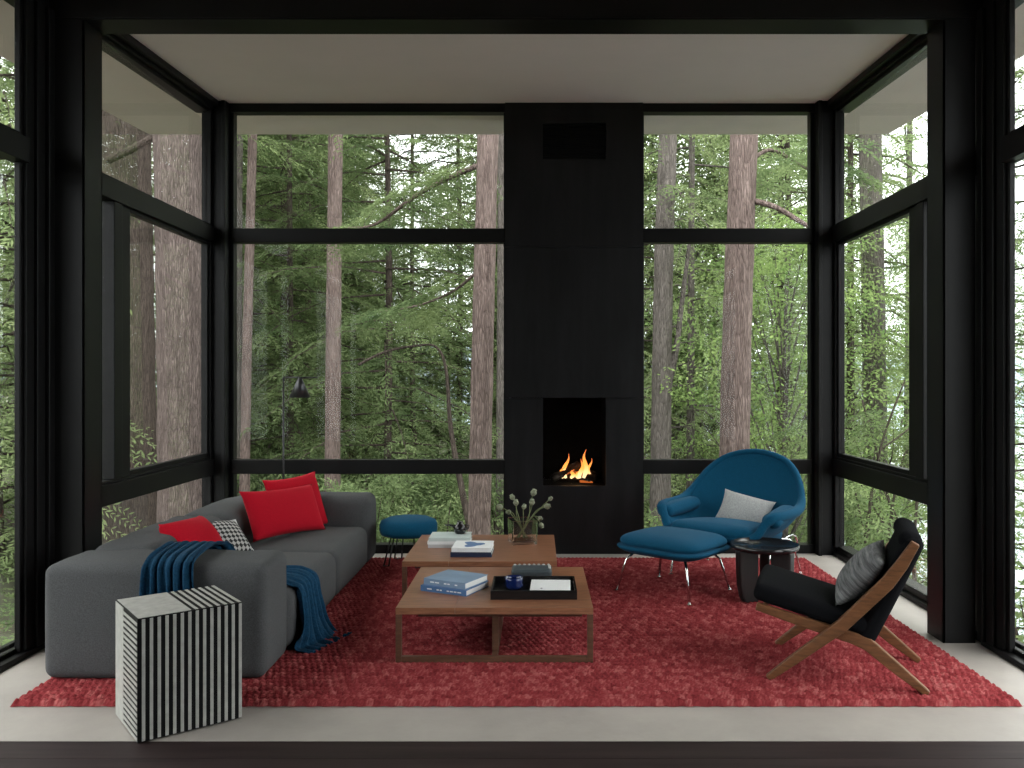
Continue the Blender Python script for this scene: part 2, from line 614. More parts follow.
def px_z(y, Y): return EYE - (y - 380) / F * Y
def px_x(x, Y): return (x - 537) / F * Y


FX0, FX1 = -0.254, 0.84
fr_u = (px_z(243, YB), px_z(229, YB))     # upper transom
fr_l = (px_z(473.5, YB), px_z(459.5, YB))     # lower transom
WX0, WX1 = px_x(233, YB), px_x(811, YB)
ZT = px_z(113, YB)


def back_window(nm, x0, x1, label):
    root = struct(empty(nm, (0, 0, 0)), label)
    m = MB()
    e = 0.035
    m.box(x0 - 0.02, x1 + 0.02, YB - 0.03, YB + 0.07, ZT, ceil_z(YB) + 0.0)          # head
    m.box(x0 - 0.02, x1 + 0.02, YB - 0.03, YB + 0.07, 0.0, 0.07)                     # bottom rail
    m.box(x0 - 0.02, x0 + 0.012, YB - 0.02, YB + 0.06, 0.07, ZT)
    m.box(x1 - 0.012, x1 + 0.02, YB - 0.02, YB + 0.06, 0.07, ZT)
    m.build('frame', M['frame'], root, bevel=0.004)
    for z0, z1 in (fr_u, fr_l):
        t = MB()
        t.box(x0, x1, YB - 0.035, YB + 0.065, z0, z1)
        t.build('transom', M['frame'], root, bevel=0.004)
    for z0, z1 in ((0.07, fr_l[0]), (fr_l[1], fr_u[0]), (fr_u[1], ZT)):
        pane(root, x0 + 0.012, x1 - 0.012, YB + 0.01, YB + 0.02, z0, z1)
    return root


back_window('window_1', WX0, FX0, 'black framed window between the left corner post and the fireplace')
back_window('window_2', FX1, WX1, 'black framed window between the fireplace and the right corner post')

# corner posts
for nm, x0, x1 in (('corner_post_left', XL - 0.06, WX0 - 0.02), ('corner_post_right', WX1 + 0.02, XR + 0.06)):
    m = MB()
    m.box(x0, x1, YB - 0.10, YB + 0.08, 0, ceil_z(YB) - 0.0)
    sgn = 1 if x0 < 0 else -1
    xe = x1 if sgn > 0 else x0
    m.box(min(xe, xe - sgn * 0.03), max(xe, xe - sgn * 0.03), YB - 0.125, YB - 0.10, 0, ceil_z(YB) - 0.01)
    struct(m.build(nm, M['frame'], bevel=0.004))


# side glazing in the bay: casement between transoms, fixed lights above and below
def side_window(nm, xw, sg, label):
    """xw inner plane; sg=-1 left wall (outside is -X), +1 right wall"""
    root = struct(empty(nm, (0, 0, 0)), label)
    ya, yb = YC - 0.02, YB - 0.10
    xo = xw + sg * 0.09

    def bx(m, a, b, y0, y1, z0, z1):
        xa, xb = xw + sg * a, xw + sg * b
        m.box(min(xa, xb), max(xa, xb), y0, y1, z0, z1)
    m = MB()
    hz = 3.585
    zt = ZT

    def slope(a, b, d0, d1, ya_, yb_):
        xa, xb = xw + sg * a, xw + sg * b
        vs = [(x, y, ceil_z(y) - d) for d in (d0, d1) for (x, y) in ((xa, ya_), (xb, ya_), (xb, yb_), (xa, yb_))]
        m.add(vs, [(0, 3, 2, 1), (4, 5, 6, 7), (0, 1, 5, 4), (1, 2, 6, 5), (2, 3, 7, 6), (3, 0, 4, 7)])
    slope(-0.075, 0.1, 0.0, 0.045, ya, yb)          # stepped head following the roof slope
    slope(-0.035, 0.1, 0.045, 0.075, ya, yb)
    slope(-0.01, 0.1, 0.075, 0.10, ya, yb)
    bx(m, -0.03, 0.1, ya, yb, 0, 0.03)
    bx(m, 0.0, 0.1, ya, yb, 0.03, 0.075)
    bx(m, -0.03, 0.03, yb - 0.045, yb, 0.07, 3.5)      # rear jamb
    bx(m, -0.02, 0.04, ya + 0.02, ya + 0.22, 0.07, 3.36)      # front jamb beside the column
    m.build('frame', M['frame'], root, bevel=0.004)
    for (z0, z1) in ((2.46, 2.585), (0.635, 0.76)):
        t = MB()
        bx(t, -0.04, 0.05, ya, yb, z0, z1)
        bx(t, -0.02, 0.04, ya, yb, z1, z1 + 0.02)
        t.build('transom', M['frame'], root, bevel=0.004)
    jz = 0.78
    c = MB()
    bx(c, -0.03, 0.05, 5.10, 5.20, jz, 2.46)        # mullion and casement sash
    bx(c, -0.015, 0.04, 5.20, 5.33, jz, 2.46)
    bx(c, -0.015, 0.035, yb - 0.075, yb - 0.045, jz, 2.46)
    bx(c, -0.015, 0.035, 5.33, yb - 0.075, jz, jz + 0.03)
    bx(c, -0.015, 0.035, 5.33, yb - 0.075, 2.435, 2.46)
    c.build('casement_sash', M['frame'], root, bevel=0.004)
    xa, xb = sorted((xw + sg * 0.0, xw + sg * 0.01))
    pane(root, xa, xb, ya + 0.22, yb - 0.045, 2.605, 3.40)
    pane(root, xa, xb, ya + 0.22, 5.10, jz, 2.46)
    pane(root, xa, xb, 5.33, yb - 0.075, jz + 0.03, 2.435)
    pane(root, xa, xb, ya + 0.22, yb - 0.045, 0.075, 0.635)
    return root


side_window('window_3', XL, -1, 'black framed casement window in the left side wall of the bay')
side_window('window_4', XR, 1, 'black framed casement window in the right side wall of the bay')


# nearer side glazing: tall sliding doors with one high transom
def slider(nm, xw, sg, label):
    root = struct(empty(nm, (0, 0, 0)), label)

    def bx(m, a, b, y0, y1, z0, z1):
        xa, xb = xw + sg * a, xw + sg * b
        m.box(min(xa, xb), max(xa, xb), y0, y1, z0, z1)
    ye = YC - 0.03
    YD = 0.8
    m = MB()
    bx(m, -0.04, 0.12, YD, ye, 3.30, 3.42)
    bx(m, -0.05, 0.14, YD, ye, 0, 0.028)
    bx(m, 0.0, 0.03, YD, ye, 0.028, 0.05)
    bx(m, 0.07, 0.1, YD, ye, 0.028, 0.05)
    bx(m, -0.07, 0.05, ye - 0.05, ye, 0.03, 3.3)         # stepped jamb
    bx(m, -0.05, 0.04, ye - 0.12, ye - 0.05, 0.03, 3.3)
    bx(m, -0.035, 0.02, ye - 0.19, ye - 0.12, 0.03, 3.3)
    bx(m, -0.02, 0.01, ye - 0.215, ye - 0.19, 0.03, 3.3)
    for y in (1.9,):
        bx(m, 0.0, 0.09, y - 0.05, y + 0.05, 0.05, 3.3)
    m.build('frame', M['frame'], root, bevel=0.004)
    t = MB()
    bx(t, -0.055, 0.03, YD, ye - 0.19, 2.46, 2.585)
    bx(t, -0.02, 0.02, YD, ye - 0.215, 2.585, 2.61)
    t.build('transom', M['frame'], root, bevel=0.004)
    xa, xb = sorted((xw - sg * 0.002, xw + sg * 0.008))
    ys = [YD, 1.85, 1.95, ye - 0.215]
    for a, b in ((ys[0], ys[1]), (ys[2], ys[3])):
        pane(root, xa, xb, a, b, 0.05, 2.46)
        pane(root, xa, xb, a, b, 2.61, 3.3)
    return root


slider('door_1', XL, -1, 'tall black framed glass door at the left edge of the room')
slider('door_2', XR, 1, 'tall black framed glass door at the right edge of the room')

# --- fireplace
fp = empty('fireplace', ((FX0 + FX1) / 2, 6.70, 0))
tag(fp, 'tall blackened steel fireplace wall between the two back windows', 'fireplace')
fx = (FX0 + FX1) / 2
hw = (FX1 - FX0) / 2
ox0, ox1 = px_x(543, 6.7) - fx, px_x(606, 6.7) - fx
oz0, oz1 = px_z(486, 6.7), px_z(398, 6.7)
zs = px_z(247, 6.7)
zt = ceil_z(6.70) + 0.0
GX0, GX1, GZ0, GZ1 = px_x(543, 6.7) - fx, px_x(606, 6.7) - fx, px_z(159, 6.7), px_z(123, 6.7)
m = MB()
g = 0.002
m.box(-hw, GX0, 0, 0.03, zs + g, zt)
m.box(GX1, hw, 0, 0.03, zs + g, zt)
m.box(GX0, GX1, 0, 0.03, zs + g, GZ0)
m.box(GX0, GX1, 0, 0.03, GZ1, zt)
m.build('upper_panel', M['bsteel'], fp)
m = MB()
m.box(-hw, hw, 0, 0.03, oz1 + g, zs - g)
m.build('middle_panel', M['bsteel'], fp)
m = MB()
m.box(-hw, ox0, 0, 0.03, 0, oz1 - g)
m.box(ox1, hw, 0, 0.03, 0, oz1 - g)
m.box(ox0, ox1, 0, 0.03, 0, oz0)
m.build('lower_panel', M['bsteel'], fp)
m = MB()
m.box(-hw, -hw + 0.03, 0.03, 0.62, 0, zt)
m.box(hw - 0.03, hw, 0.03, 0.62, 0, zt)
m.box(-hw, hw, 0.59, 0.62, 0, zt)
m.build('casing', M['bsteel'], fp)
m = MB()
m.box(ox0 - 0.02, ox0, 0.03, 0.5, oz0, oz1)
m.box(ox1, ox1 + 0.02, 0.03, 0.5, oz0, oz1)
m.box(ox0 - 0.02, ox1 + 0.02, 0.48, 0.5, oz0, oz1)
m.box(ox0 - 0.02, ox1 + 0.02, 0.03, 0.5, oz1, oz1 + 0.02)
m.box(ox0 - 0.02, ox1 + 0.02, 0.03, 0.5, oz0 - 0.02, oz0)
m.build('firebox', M['soot'], fp)
for a, b in ((ox0 + 0.004, (ox0 + ox1) / 2 - 0.002), ((ox0 + ox1) / 2 + 0.002, ox1 - 0.004)):
    m = MB()
    m.box(a, b, 0.014, 0.019, oz0 + 0.01, oz1 - 0.004)
    m.build('fire_glass', M['glass'], fp)
gr = MB()
gr.box(GX0, GX1, 0.026, 0.03, GZ0, GZ1)
n = 16
for i in range(n):
    z = GZ0 + (GZ1 - GZ0) * (i + 0.5) / n
    gr.box(GX0, GX1, 0.008, 0.024, z - 0.004, z + 0.002)
gr.build('vent_grille', M['soot'], fp)

# logs and fire
LB = (fx + 0.03, 6.70 + 0.22, oz0)


def log(p0, p1, r, label):
    p0, p1 = Vector(p0), Vector(p1)
    pts = [p0.lerp(p1, i / 6) + Vector((0, 0, 0.006 * math.sin(i * 2.1))) for i in range(7)]
    root = empty('firewood_log', p0)
    m = MB()
    m.tube([p - p0 for p in pts], [r * (1 + 0.12 * math.sin(i * 1.7)) for i in range(7)], 12)
    bk_ = m.build('bark', M['logwood'], root)
    e = MB()
    q = (p1 - p0)
    e.tube([q * 0.55 + Vector((0, -r * 0.45, -r * 0.72)), q * 0.75 + Vector((0, -r * 0.45, -r * 0.72)), q * 0.9 + Vector((0, -r * 0.45, -r * 0.72))], r * 0.42, 8)
    e.build('embers', EMBER, bk_)
    tag(root, label, 'log', 'burning logs in the firebox')
    return root


log((fx - 0.17, 6.86, oz0 + 0.035), (fx + 0.05, 6.98, oz0 + 0.15), 0.030, 'charred log slanting up from the left in the fire')
log((fx - 0.10, 7.0, oz0 + 0.035), (fx + 0.19, 6.90, oz0 + 0.04), 0.034, 'charred log lying flat at the bottom of the fire')
log((fx + 0.20, 7.04, oz0 + 0.04), (fx - 0.02, 7.02, oz0 + 0.12), 0.028, 'charred log propped at the back of the fire')
fire = empty('fire', (fx, 6.9, oz0))
tag(fire, 'orange flames burning on logs in the black firebox', 'fire')


def flame(x, y, h, r, lean, z0=0.04):
    m = MB()
    n = 12
    pts, rad = [], []
    for i in range(n + 1):
        t = i / n
        pts.append((x + lean * t * t + 0.012 * math.sin(t * 7 + x * 60), y + 0.01 * math.sin(t * 5), z0 + h * t))
        rad.append(max(0.0015, r * (math.sin(PI * min(1, t * 0.9 + 0.14)) ** 0.8) * (1 - t * 0.55)))
    m.tube(pts, rad, 10)
    m.build('flame', EMIT, fire)


for a in ((-0.065, 0.0, 0.20, 0.020, 0.03), (-0.095, 0.0, 0.10, 0.016, 0.03), (0.065, -0.01, 0.16, 0.022, 0.012), (0.095, 0.0, 0.235, 0.024, 0.012),
          (0.135, 0.02, 0.16, 0.017, 0.012), (0.05, 0.02, 0.07, 0.026, 0.01), (-0.01, 0.01, 0.07, 0.02, 0.02), (-0.16, -0.01, 0.03, 0.012, 0.03)):
    flame(*a)

# ================================================================== rug
RX0, RX1, RY0, RY1 = -2.225, 2.05, 3.565, 6.48
RT = 0.022
nx, ny = 700, 540
xs = np.linspace(RX0, RX1, nx)
ys = np.linspace(RY0, RY1, ny)
Xg, Yg = np.meshgrid(xs, ys, indexing='ij')
row = (Yg - RY0) / 0.046
ri = np.floor(row)
ph = (ri % 2) * 0.5
rs = np.random.RandomState(5)
jit = rs.rand(int(ri.max()) + 2)[ri.astype(int)]
colp = (Xg / 0.030) + ph + jit * 0.3
h = np.abs(np.sin(PI * row)) ** 0.9 * (0.62 + 0.38 * np.abs(np.sin(PI * (colp + 0.35 * (row % 1)))) ** 0.7)
edge = np.minimum(np.minimum(Xg - RX0, RX1 - Xg), np.minimum(Yg - RY0, RY1 - Yg))
Zg = (0.006 + 0.022 * h) * np.clip(0.25 + edge / 0.012, 0, 1) + 0.001
wob = 0.002 * np.sin(Yg * 75) * (edge < 0.03)
V = np.stack([Xg + np.where(Xg < 0, -wob, wob), Yg + 0.002 * np.sin(Xg * 90) * (edge < 0.03) * np.where(Yg < 5, -1, 1), Zg], -1).reshape(-1, 3)
ii = np.arange(nx * ny).reshape(nx, ny)
Fq = np.stack([ii[:-1, :-1], ii[1:, :-1], ii[1:, 1:], ii[:-1, 1:]], -1).reshape(-1, 4)
rm = bpy.data.meshes.new('rug')
rm.from_pydata(V.tolist(), [], Fq.tolist())
rm.polygons.foreach_set('use_smooth', [True] * len(Fq))
yarn = np.random.RandomState(8).rand(200, 400)
yv = yarn[ri.astype(int) % 200, (np.floor(colp).astype(int)) % 400]
yv = 0.5 * yv + 0.5 * np.random.RandomState(9).rand(nx, ny)
at = rm.attributes.new('yarn', 'FLOAT', 'POINT')
at.data.foreach_set('value', yv.reshape(-1).astype(np.float32))
rugmat = material('red_braided_wool', (0.30, 0.03, 0.042), 0.95, bump=0.5, bscale=160, spec=0.05)
_t = rugmat.node_tree
_a = _t.nodes.new('ShaderNodeAttribute')
_a.attribute_name = 'yarn'
_r = _t.nodes.new('ShaderNodeValToRGB')
_r.color_ramp.elements[0].position = 0.05
_r.color_ramp.elements[0].color = (0.14, 0.017, 0.020, 1)
_r.color_ramp.elements[1].position = 0.97
_r.color_ramp.elements[1].color = (0.40, 0.12, 0.115, 1)
_m = _r.color_ramp.elements.new(0.55)
_m.color = (0.25, 0.040, 0.044, 1)
_t.links.new(_a.outputs['Fac'], _r.inputs[0])
_t.links.new(_r.outputs[0], _t.nodes['Principled BSDF'].inputs['Base Color'])
rm.materials.append(rugmat)
rug = bpy.data.objects.new('rug', rm)
COL.objects.link(rug)
tag(rug, 'large red braided wool rug on the pale concrete floor', 'rug')

# ================================================================== sofa
SX0, SX1, SY0, SY1 = -2.235, -1.22, 3.81, 6.44
sofa = empty('sofa', (SX0, SY0, 0))
tag(sofa, 'low charcoal grey sofa along the left windows', 'sofa')
D = Vector((-SX0, -SY0, 0))


def sbox(name, x0, x1, y0, y1, z0, z1, r, bulge, wr=0.0, seed=0):
    m = MB()
    rnd = random.Random(seed)
    ph = [rnd.uniform(0, 6) for _ in range(6)]

    def fn(p):
        if wr:
            a = wr * (math.sin(p.x * 19 + ph[0] + 3 * math.sin(p.y * 5)) * math.sin(p.y * 9 + ph[1]) + 0.6 * math.sin(p.x * 31 + p.y * 23 + ph[2]))
            k = max(0, min(1, (p.z - z0) / (z1 - z0)))
            p = p + Vector((0, 0, a * k))
        return p + D
    m.rbox(((x0 + x1) / 2, (y0 + y1) / 2, (z0 + z1) / 2), (x1 - x0, y1 - y0, z1 - z0), r, 5, 12, bulge, fn=fn)
    return m.build(name, M['sofa'], sofa)


AZ = 0.54
sbox('armrest', SX0, SX1 - 0.01, SY0, SY0 + 0.37, 0.026, AZ + 0.005, 0.046, (0.01, 0.012, 0.012), 0.0025, 1)
sbox('armrest', SX0 + 0.0, SX1 + 0.0, SY1 - 0.31, SY1, 0.035, AZ - 0.01, 0.06, (0.012, 0.012, 0.012), 0.0025, 2)
sbox('backrest', SX0, SX0 + 0.33, SY0 + 0.375, 5.20, 0.035, AZ + 0.01, 0.07, (0.015, 0.01, 0.018), 0.004, 3)
sbox('backrest', SX0, SX0 + 0.33, 5.205, SY1 - 0.315, 0.035, AZ + 0.005, 0.07, (0.015, 0.01, 0.018), 0.003, 4)
sbox('seat', SX0 + 0.335, SX1, SY0 + 0.375, 5.17, 0.035, 0.335, 0.065, (0.012, 0.008, 0.022), 0.002, 5)
sbox('seat', SX0 + 0.335, SX1, 5.175, SY1 - 0.315, 0.035, 0.325, 0.065, (0.012, 0.008, 0.018), 0.002, 6)
for x in (SX0 + 0.12, SX1 - 0.12):
    for y in (SY0 + 0.14, 5.2, SY1 - 0.14):
        m = MB()
        fz = 0.025 if x > RX0 else 0.0
        m.cyl(0.025, fz, 0.055, 16)
        m.build('foot', M['blackmet'], sofa, loc=(x + D.x, y + D.y, 0))


# ------------------------------------------------------------------ pillows
def pillow_mesh(wd, ht, th, mat, name, parent=None, seed=1, n=22, pinch=0.10):
    rnd = random.Random(seed)
    a0, a1, a2 = [rnd.uniform(0, 6) for _ in range(3)]
    vs, fs = [], []
    for side in (1, -1):
        for i in range(n + 1):
            for j in range(n + 1):
                u, v = -1 + 2 * i / n, -1 + 2 * j / n
                x = u * wd / 2 * (1 - pinch * (1 - v * v) * abs(u) ** 3)
                z = v * ht / 2 * (1 - pinch * (1 - u * u) * abs(v) ** 3)
                t = (max(0, 1 - u ** 2) * max(0, 1 - v ** 2)) ** 0.42
                t *= 1 + 0.06 * math.sin(3 * u + a0) * math.sin(2.6 * v + a1)
                vs.append((x, side * th / 2 * t, z))
        b = 0 if side == 1 else (n + 1) ** 2
        for i in range(n):
            for j in range(n):
                q = [b + i * (n + 1) + j, b + (i + 1) * (n + 1) + j, b + (i + 1) * (n + 1) + j + 1, b + i * (n + 1) + j + 1]
                fs.append(q if side == 1 else q[::-1])
    m = MB()
    m.add(vs, fs, 0, True)
    o = m.build(name, mat, parent)
    bm = bmesh.new()
    bm.from_mesh(o.data)
    bmesh.ops.remove_doubles(bm, verts=bm.verts, dist=0.0005)
    bmesh.ops.recalc_face_normals(bm, faces=bm.faces)
    bm.to_mesh(o.data)
    bm.free()
    return o


def place_pillow(o, bottom_mid, along, lean, ht, roll=0.0):
    """stand a pillow: bottom edge centre, direction of its width (x,y), leaning back by `lean` rad; face normal is to the right of `along`"""
    a = Vector((along[0], along[1], 0)).normalized()
    nrm = Vector((a.y, -a.x, 0))            # face direction
    up = (Vector((0, 0, 1)) * math.cos(lean) - nrm * math.sin(lean)).normalized()
    yax = up.cross(a)
    mat = Matrix((a, yax, up)).transposed()
    mat = mat @ Matrix.Rotation(roll, 3, 'Y')
    o.rotation_euler = mat.to_euler()
    o.location = Vector(bottom_mid) + mat @ Vector((0, 0, ht / 2))


p1 = pillow_mesh(0.66, 0.34, 0.16, M['red'], 'cushion', seed=2)
place_pillow(p1, (-1.635, 5.625, 0.345), (0.30, 0.57), R(24), 0.34, R(2))
tag(p1, 'bright red wide cushion in front of the other red one at the far sofa end', 'cushion', 'red cushions on the sofa')
p2 = pillow_mesh(0.46, 0.40, 0.14, M['red'], 'cushion', seed=3)
place_pillow(p2, (-1.64, 5.95, 0.325), (0.55, 0.75), R(20), 0.40, R(-3))
tag(p2, 'red cushion tucked behind the wide red one at the far sofa end', 'cushion', 'red cushions on the sofa')
p3 = pillow_mesh(0.42, 0.32, 0.19, M['red'], 'cushion', seed=5)
place_pillow(p3, (-1.80, 4.66, 0.345), (0.10, 1.0), R(36), 0.32, R(3))
tag(p3, 'red cushion slumped behind the near arm beside the blue throw', 'cushion', 'red cushions on the sofa')

pm = bpy.data.materials.new('black_white_weave')
pm.use_nodes = True
t = pm.node_tree
pb = t.nodes['Principled BSDF']
pb.inputs['Roughness'].default_value = 0.9
co = t.nodes.new('ShaderNodeTexCoord')
mp = t.nodes.new('ShaderNodeMapping')
mp.inputs['Rotation'].default_value = (0, R(45), 0)
mp.inputs['Scale'].default_value = (1, 0.02, 1)
vt = t.nodes.new('ShaderNodeTexChecker')
vt.inputs['Scale'].default_value = 46
vt.inputs['Color1'].default_value = (0.42, 0.41, 0.40, 1)
vt.inputs['Color2'].default_value = (0.015, 0.015, 0.016, 1)
t.links.new(co.outputs['Object'], mp.inputs[0])
t.links.new(mp.outputs[0], vt.inputs['Vector'])
t.links.new(vt.outputs['Color'], pb.inputs['Base Color'])
pr = empty('cushion', (0, 0, 0))
p4 = pillow_mesh(0.36, 0.27, 0.12, pm, 'patterned_face', pr, seed=8)
pip = MB()
ring = []
for k in range(64):
    a = 2 * PI * k / 64
    c_, s_ = math.cos(a), math.sin(a)
    q = max(abs(c_), abs(s_))
    u, v = c_ / q, s_ / q
    ring.append((u * 0.18 * (1 - 0.10 * (1 - v * v)), 0, v * 0.135 * (1 - 0.10 * (1 - u * u))))
ring.append(ring[0])
pip.tube(ring, 0.006, 6)
pip.build('piping', M['white'], p4)
place_pillow(pr, (-1.80, 4.96, 0.345), (0.42, 0.8), R(48), 0.27, R(6))
tag(pr, 'black and white patterned cushion with a white edge on the sofa', 'cushion')

# ------------------------------------------------------------------ throw: over the near arm, along the seat, down to the rug
path = [((-1.635, 3.778, 0.20), (1, 0, 0), 0.118), ((-1.635, 3.776, 0.36), (1, 0, 0), 0.118), ((-1.64, 3.778, 0.49), (1, 0, 0), 0.116), ((-1.65, 3.82, 0.560), (1, 0.03, 0), 0.115),
        ((-1.66, 4.00, 0.577), (1, 0.03, 0), 0.114), ((-1.665, 4.12, 0.573), (1, 0.03, 0), 0.114), ((-1.655, 4.205, 0.53), (1, 0.1, 0), 0.13), ((-1.60, 4.235, 0.42), (1, 0.3, 0), 0.14),
        ((-1.50, 4.33, 0.376), (0.9, 0.6, 0), 0.15), ((-1.37, 4.42, 0.378), (0.5, 0.9, 0), 0.155), ((-1.265, 4.44, 0.368), (0.15, 1, 0), 0.16), ((-1.195, 4.44, 0.325), (0, 1, 0), 0.17),
        ((-1.165, 4.42, 0.22), (0, 1, 0), 0.18), ((-1.14, 4.40, 0.11), (0.05, 1, 0), 0.185), ((-1.11, 4.38, 0.05), (0.15, 1, 0), 0.19), ((-1.08, 4.36, 0.042), (0.2, 1, 0), 0.185), ((-1.055, 4.35, 0.040), (0.3, 1, 0), 0.17)]


def catmull(P, k):
    out = []
    for i in range(len(P) - 1):
        p0, p1_, p2_, p3_ = P[max(0, i - 1)], P[i], P[i + 1], P[min(len(P) - 1, i + 2)]
        for j in range(k):
            t_ = j / k
            out.append(0.5 * ((2 * p1_) + (-p0 + p2_) * t_ + (2 * p0 - 5 * p1_ + 4 * p2_ - p3_) * t_ ** 2 + (-p0 + 3 * p1_ - 3 * p2_ + p3_) * t_ ** 3))
    out.append(P[-1])
    return out


ctr = catmull([Vector(p[0]) for p in path], 5)
wdr = catmull([Vector(p[1]) for p in path], 5)
wds = catmull([Vector((p[2], 0, 0)) for p in path], 5)
m = MB()
nw = 44
vs, fs = [], []
for i, c_ in enumerate(ctr):
    tn = (ctr[min(i + 1, len(ctr) - 1)] - ctr[max(i - 1, 0)]).normalized()
    wv = (wdr[i] - tn * wdr[i].dot(tn)).normalized()
    nn = wv.cross(tn)
    for j in range(nw + 1):
        u = -1 + 2 * j / nw
        s = i / len(ctr)
        fold = 0.5 + 0.5 * math.sin(u * 19 + 2.2 * math.sin(s * 5) + 0.8 * math.sin(u * 4 + s * 9))
        fold += 0.25 * math.sin(u * 31 + s * 6)
        amp = 0.030 if (i < 14 or i > 56) else 0.016
        edge_w = wds[i].x * (1 + 0.05 * math.sin(s * 23 + (2 if u > 0 else 0)))
        vs.append(c_ + wv * (u * edge_w) + nn * (amp * max(0, fold) + 0.004))
for i in range(len(ctr) - 1):
    for j in range(nw):
        a = i * (nw + 1) + j
        fs.append((a, a + 1, a + nw + 2, a + nw + 1))
m.add(vs, fs, 0, True)
th = m.build('throw_blanket', M['throw'], solidify=0.006, subsurf=1)
tag(th, 'blue knitted throw draped over the near sofa arm and down to the rug', 'throw')

# ================================================================== striped side stool
FC = Vector((-1.512, 3.198, 0))
ang = math.atan2(0.248, 0.313)
st = empty('side_table', FC, ang)
tag(st, 'small block side table with black and white inlaid stripes before the sofa', 'side table')
# local x runs along the striped front face, local y along the left face
W_, D_, H_ = 0.395, 0.355, 0.475
m = MB()
m.box(0, W_, 0, D_, 0.004, H_)
m.build('body', M['inlayblack'], st, bevel=0.003)
# front stripes: 12 pale strips, carried over the right half of the top
m = MB()
ns = 14
pitch = W_ / ns
for i in range(ns):
    x0 = pitch * i + pitch * 0.54
    x1 = pitch * (i + 1) - 0.001
    m.box(x0, x1, -0.0018, 0.002, 0.008, H_ - 0.004)
m.build('front_inlay', M['bone'], st)
m = MB()
for i in range(ns):
    x0 = pitch * i + pitch * 0.54
    x1 = pitch * (i + 1) - 0.001
    if x0 < W_ * 0.50: continue
    m.box(x0, x1, 0.004, D_ - 0.004, H_ - 0.002, H_ + 0.0018)
m.box(0.004, W_ * 0.50, 0.004, D_ - 0.004, H_ - 0.002, H_ + 0.0018)
m.build('top_inlay', M['bone'], st)
m = MB()
nl = 20
for i in range(nl):
    z0 = 0.01 + (H_ - 0.015) * i / nl
    m.box(-0.0018, 0.002, 0.004, D_ * 0.62, z0, z0 + (H_ - 0.015) / nl * 0.50)
m.box(-0.0018, 0.002, D_ * 0.62, D_ - 0.003, 0.008, H_ - 0.004)
m.build('side_inlay', M['bone'], st)

# ================================================================== coffee tables
TZ = 0.285


def coffee_table(x0, x1, y0, y1, label):
    root = empty('coffee_table', (x0, y0, RT))
    w_, d_, h_ = x1 - x0, y1 - y0, TZ - RT
    tag(root, label, 'coffee table', 'low walnut coffee tables on the rug')
    m = MB()
    # boards of the top, laid left to right
    m.box(0, w_ * 0.30, 0, d_, h_ - 0.032, h_)
    m.box(w_ * 0.30 + 0.001, w_, 0, d_, h_ - 0.032, h_)
    m.build('tabletop', M['walnut'], root, bevel=0.002)
    b = 0.028
    for yy in (0.0, d_ - b):
        for xx in (0.0, w_ - b):
            l = MB()
            l.box(xx, xx + b, yy, yy + b, 0, h_ - 0.032)
            l.build('leg', M['walnut_dark'], root, bevel=0.002)
        r_ = MB()
        r_.box(b, w_ - b, yy, yy + b, 0, b)
        r_.build('bottom_rail', M['walnut_dark'], root, bevel=0.002)
    l = MB()
    l.box(w_ / 2 - 0.016, w_ / 2 + 0.016, 0.10, 0.45, b, h_ - 0.032)
    l.build('centre_panel', M['walnut_dark'], root, bevel=0.002)
    r_ = MB()
    r_.box(w_ / 2 - 0.014, w_ / 2 + 0.014, b, d_ - b, 0, b)
    r_.build('cross_rail', M['walnut_dark'], root, bevel=0.002)
    a = MB()
    a.box(0.10, w_ - 0.05, 0.07, d_ - 0.07, h_ - 0.062, h_ - 0.032)
    a.build('apron', M['walnut_dark'], root, bevel=0.002)
    return root


coffee_table(-0.680, 0.270, 4.06, 4.95, 'low square walnut coffee table holding the black tray, nearest the viewer')
coffee_table(-0.815, 0.120, 5.10, 5.98, 'low square walnut coffee table holding the glass vase, nearest the fireplace')


def book(name, loc, rz, w_, d_, h_, cover, spine_marks=0, label=None, group=None, art=None):
    """spine along local x at y=0 (towards the viewer), pages behind"""
    root = empty(name, loc, rz)
    m = MB()
    c_ = 0.0025
    m.box(-w_ / 2, w_ / 2, -d_ / 2, d_ / 2, 0, c_)
    m.box(-w_ / 2, w_ / 2, -d_ / 2, d_ / 2, h_ - c_, h_)
    m.box(-w_ / 2, w_ / 2, -d_ / 2, -d_ / 2 + c_, c_, h_ - c_)
    cv = m.build('cover', cover, root)
    p = MB()
    p.box(-w_ / 2 + 0.004, w_ / 2 - 0.004, -d_ / 2 + c_, d_ / 2 - 0.004, c_, h_ - c_)
    p.build('pages', M['pages'], root)
    if spine_marks:
        rnd = random.Random(int(w_ * 1e4) + spine_marks)
        x = -w_ / 2 + 0.04
        while x < w_ / 2 - 0.05:
            l = rnd.uniform(0.012, 0.03)
            s = MB()
            s.box(x, x + l, -d_ / 2 - 0.0006, -d_ / 2, h_ * 0.40, h_ * 0.60)
            s.build('spine_title', M['white'], cv)
            x += l + rnd.choice((0.005, 0.005, 0.03))
    if art:
        a = MB()
        vs = [(0, 0, h_ + 0.0006)]
        rnd = random.Random(4)
        for k in range(26):
            an = 2 * PI * k / 26
            rr = 0.5 + 0.16 * math.sin(3 * an + 1) + rnd.uniform(-0.06, 0.06)
            vs.append((rr * w_ * 0.5 * math.cos(an), rr * d_ * 0.62 * math.sin(an), h_ + 0.0006))
        a.add(vs, [(0, k + 1, (k + 1) % 26 + 1) for k in range(26)])
        a.build('cover_picture', art, cv)
    tag(root, label, 'book', group)
    return root


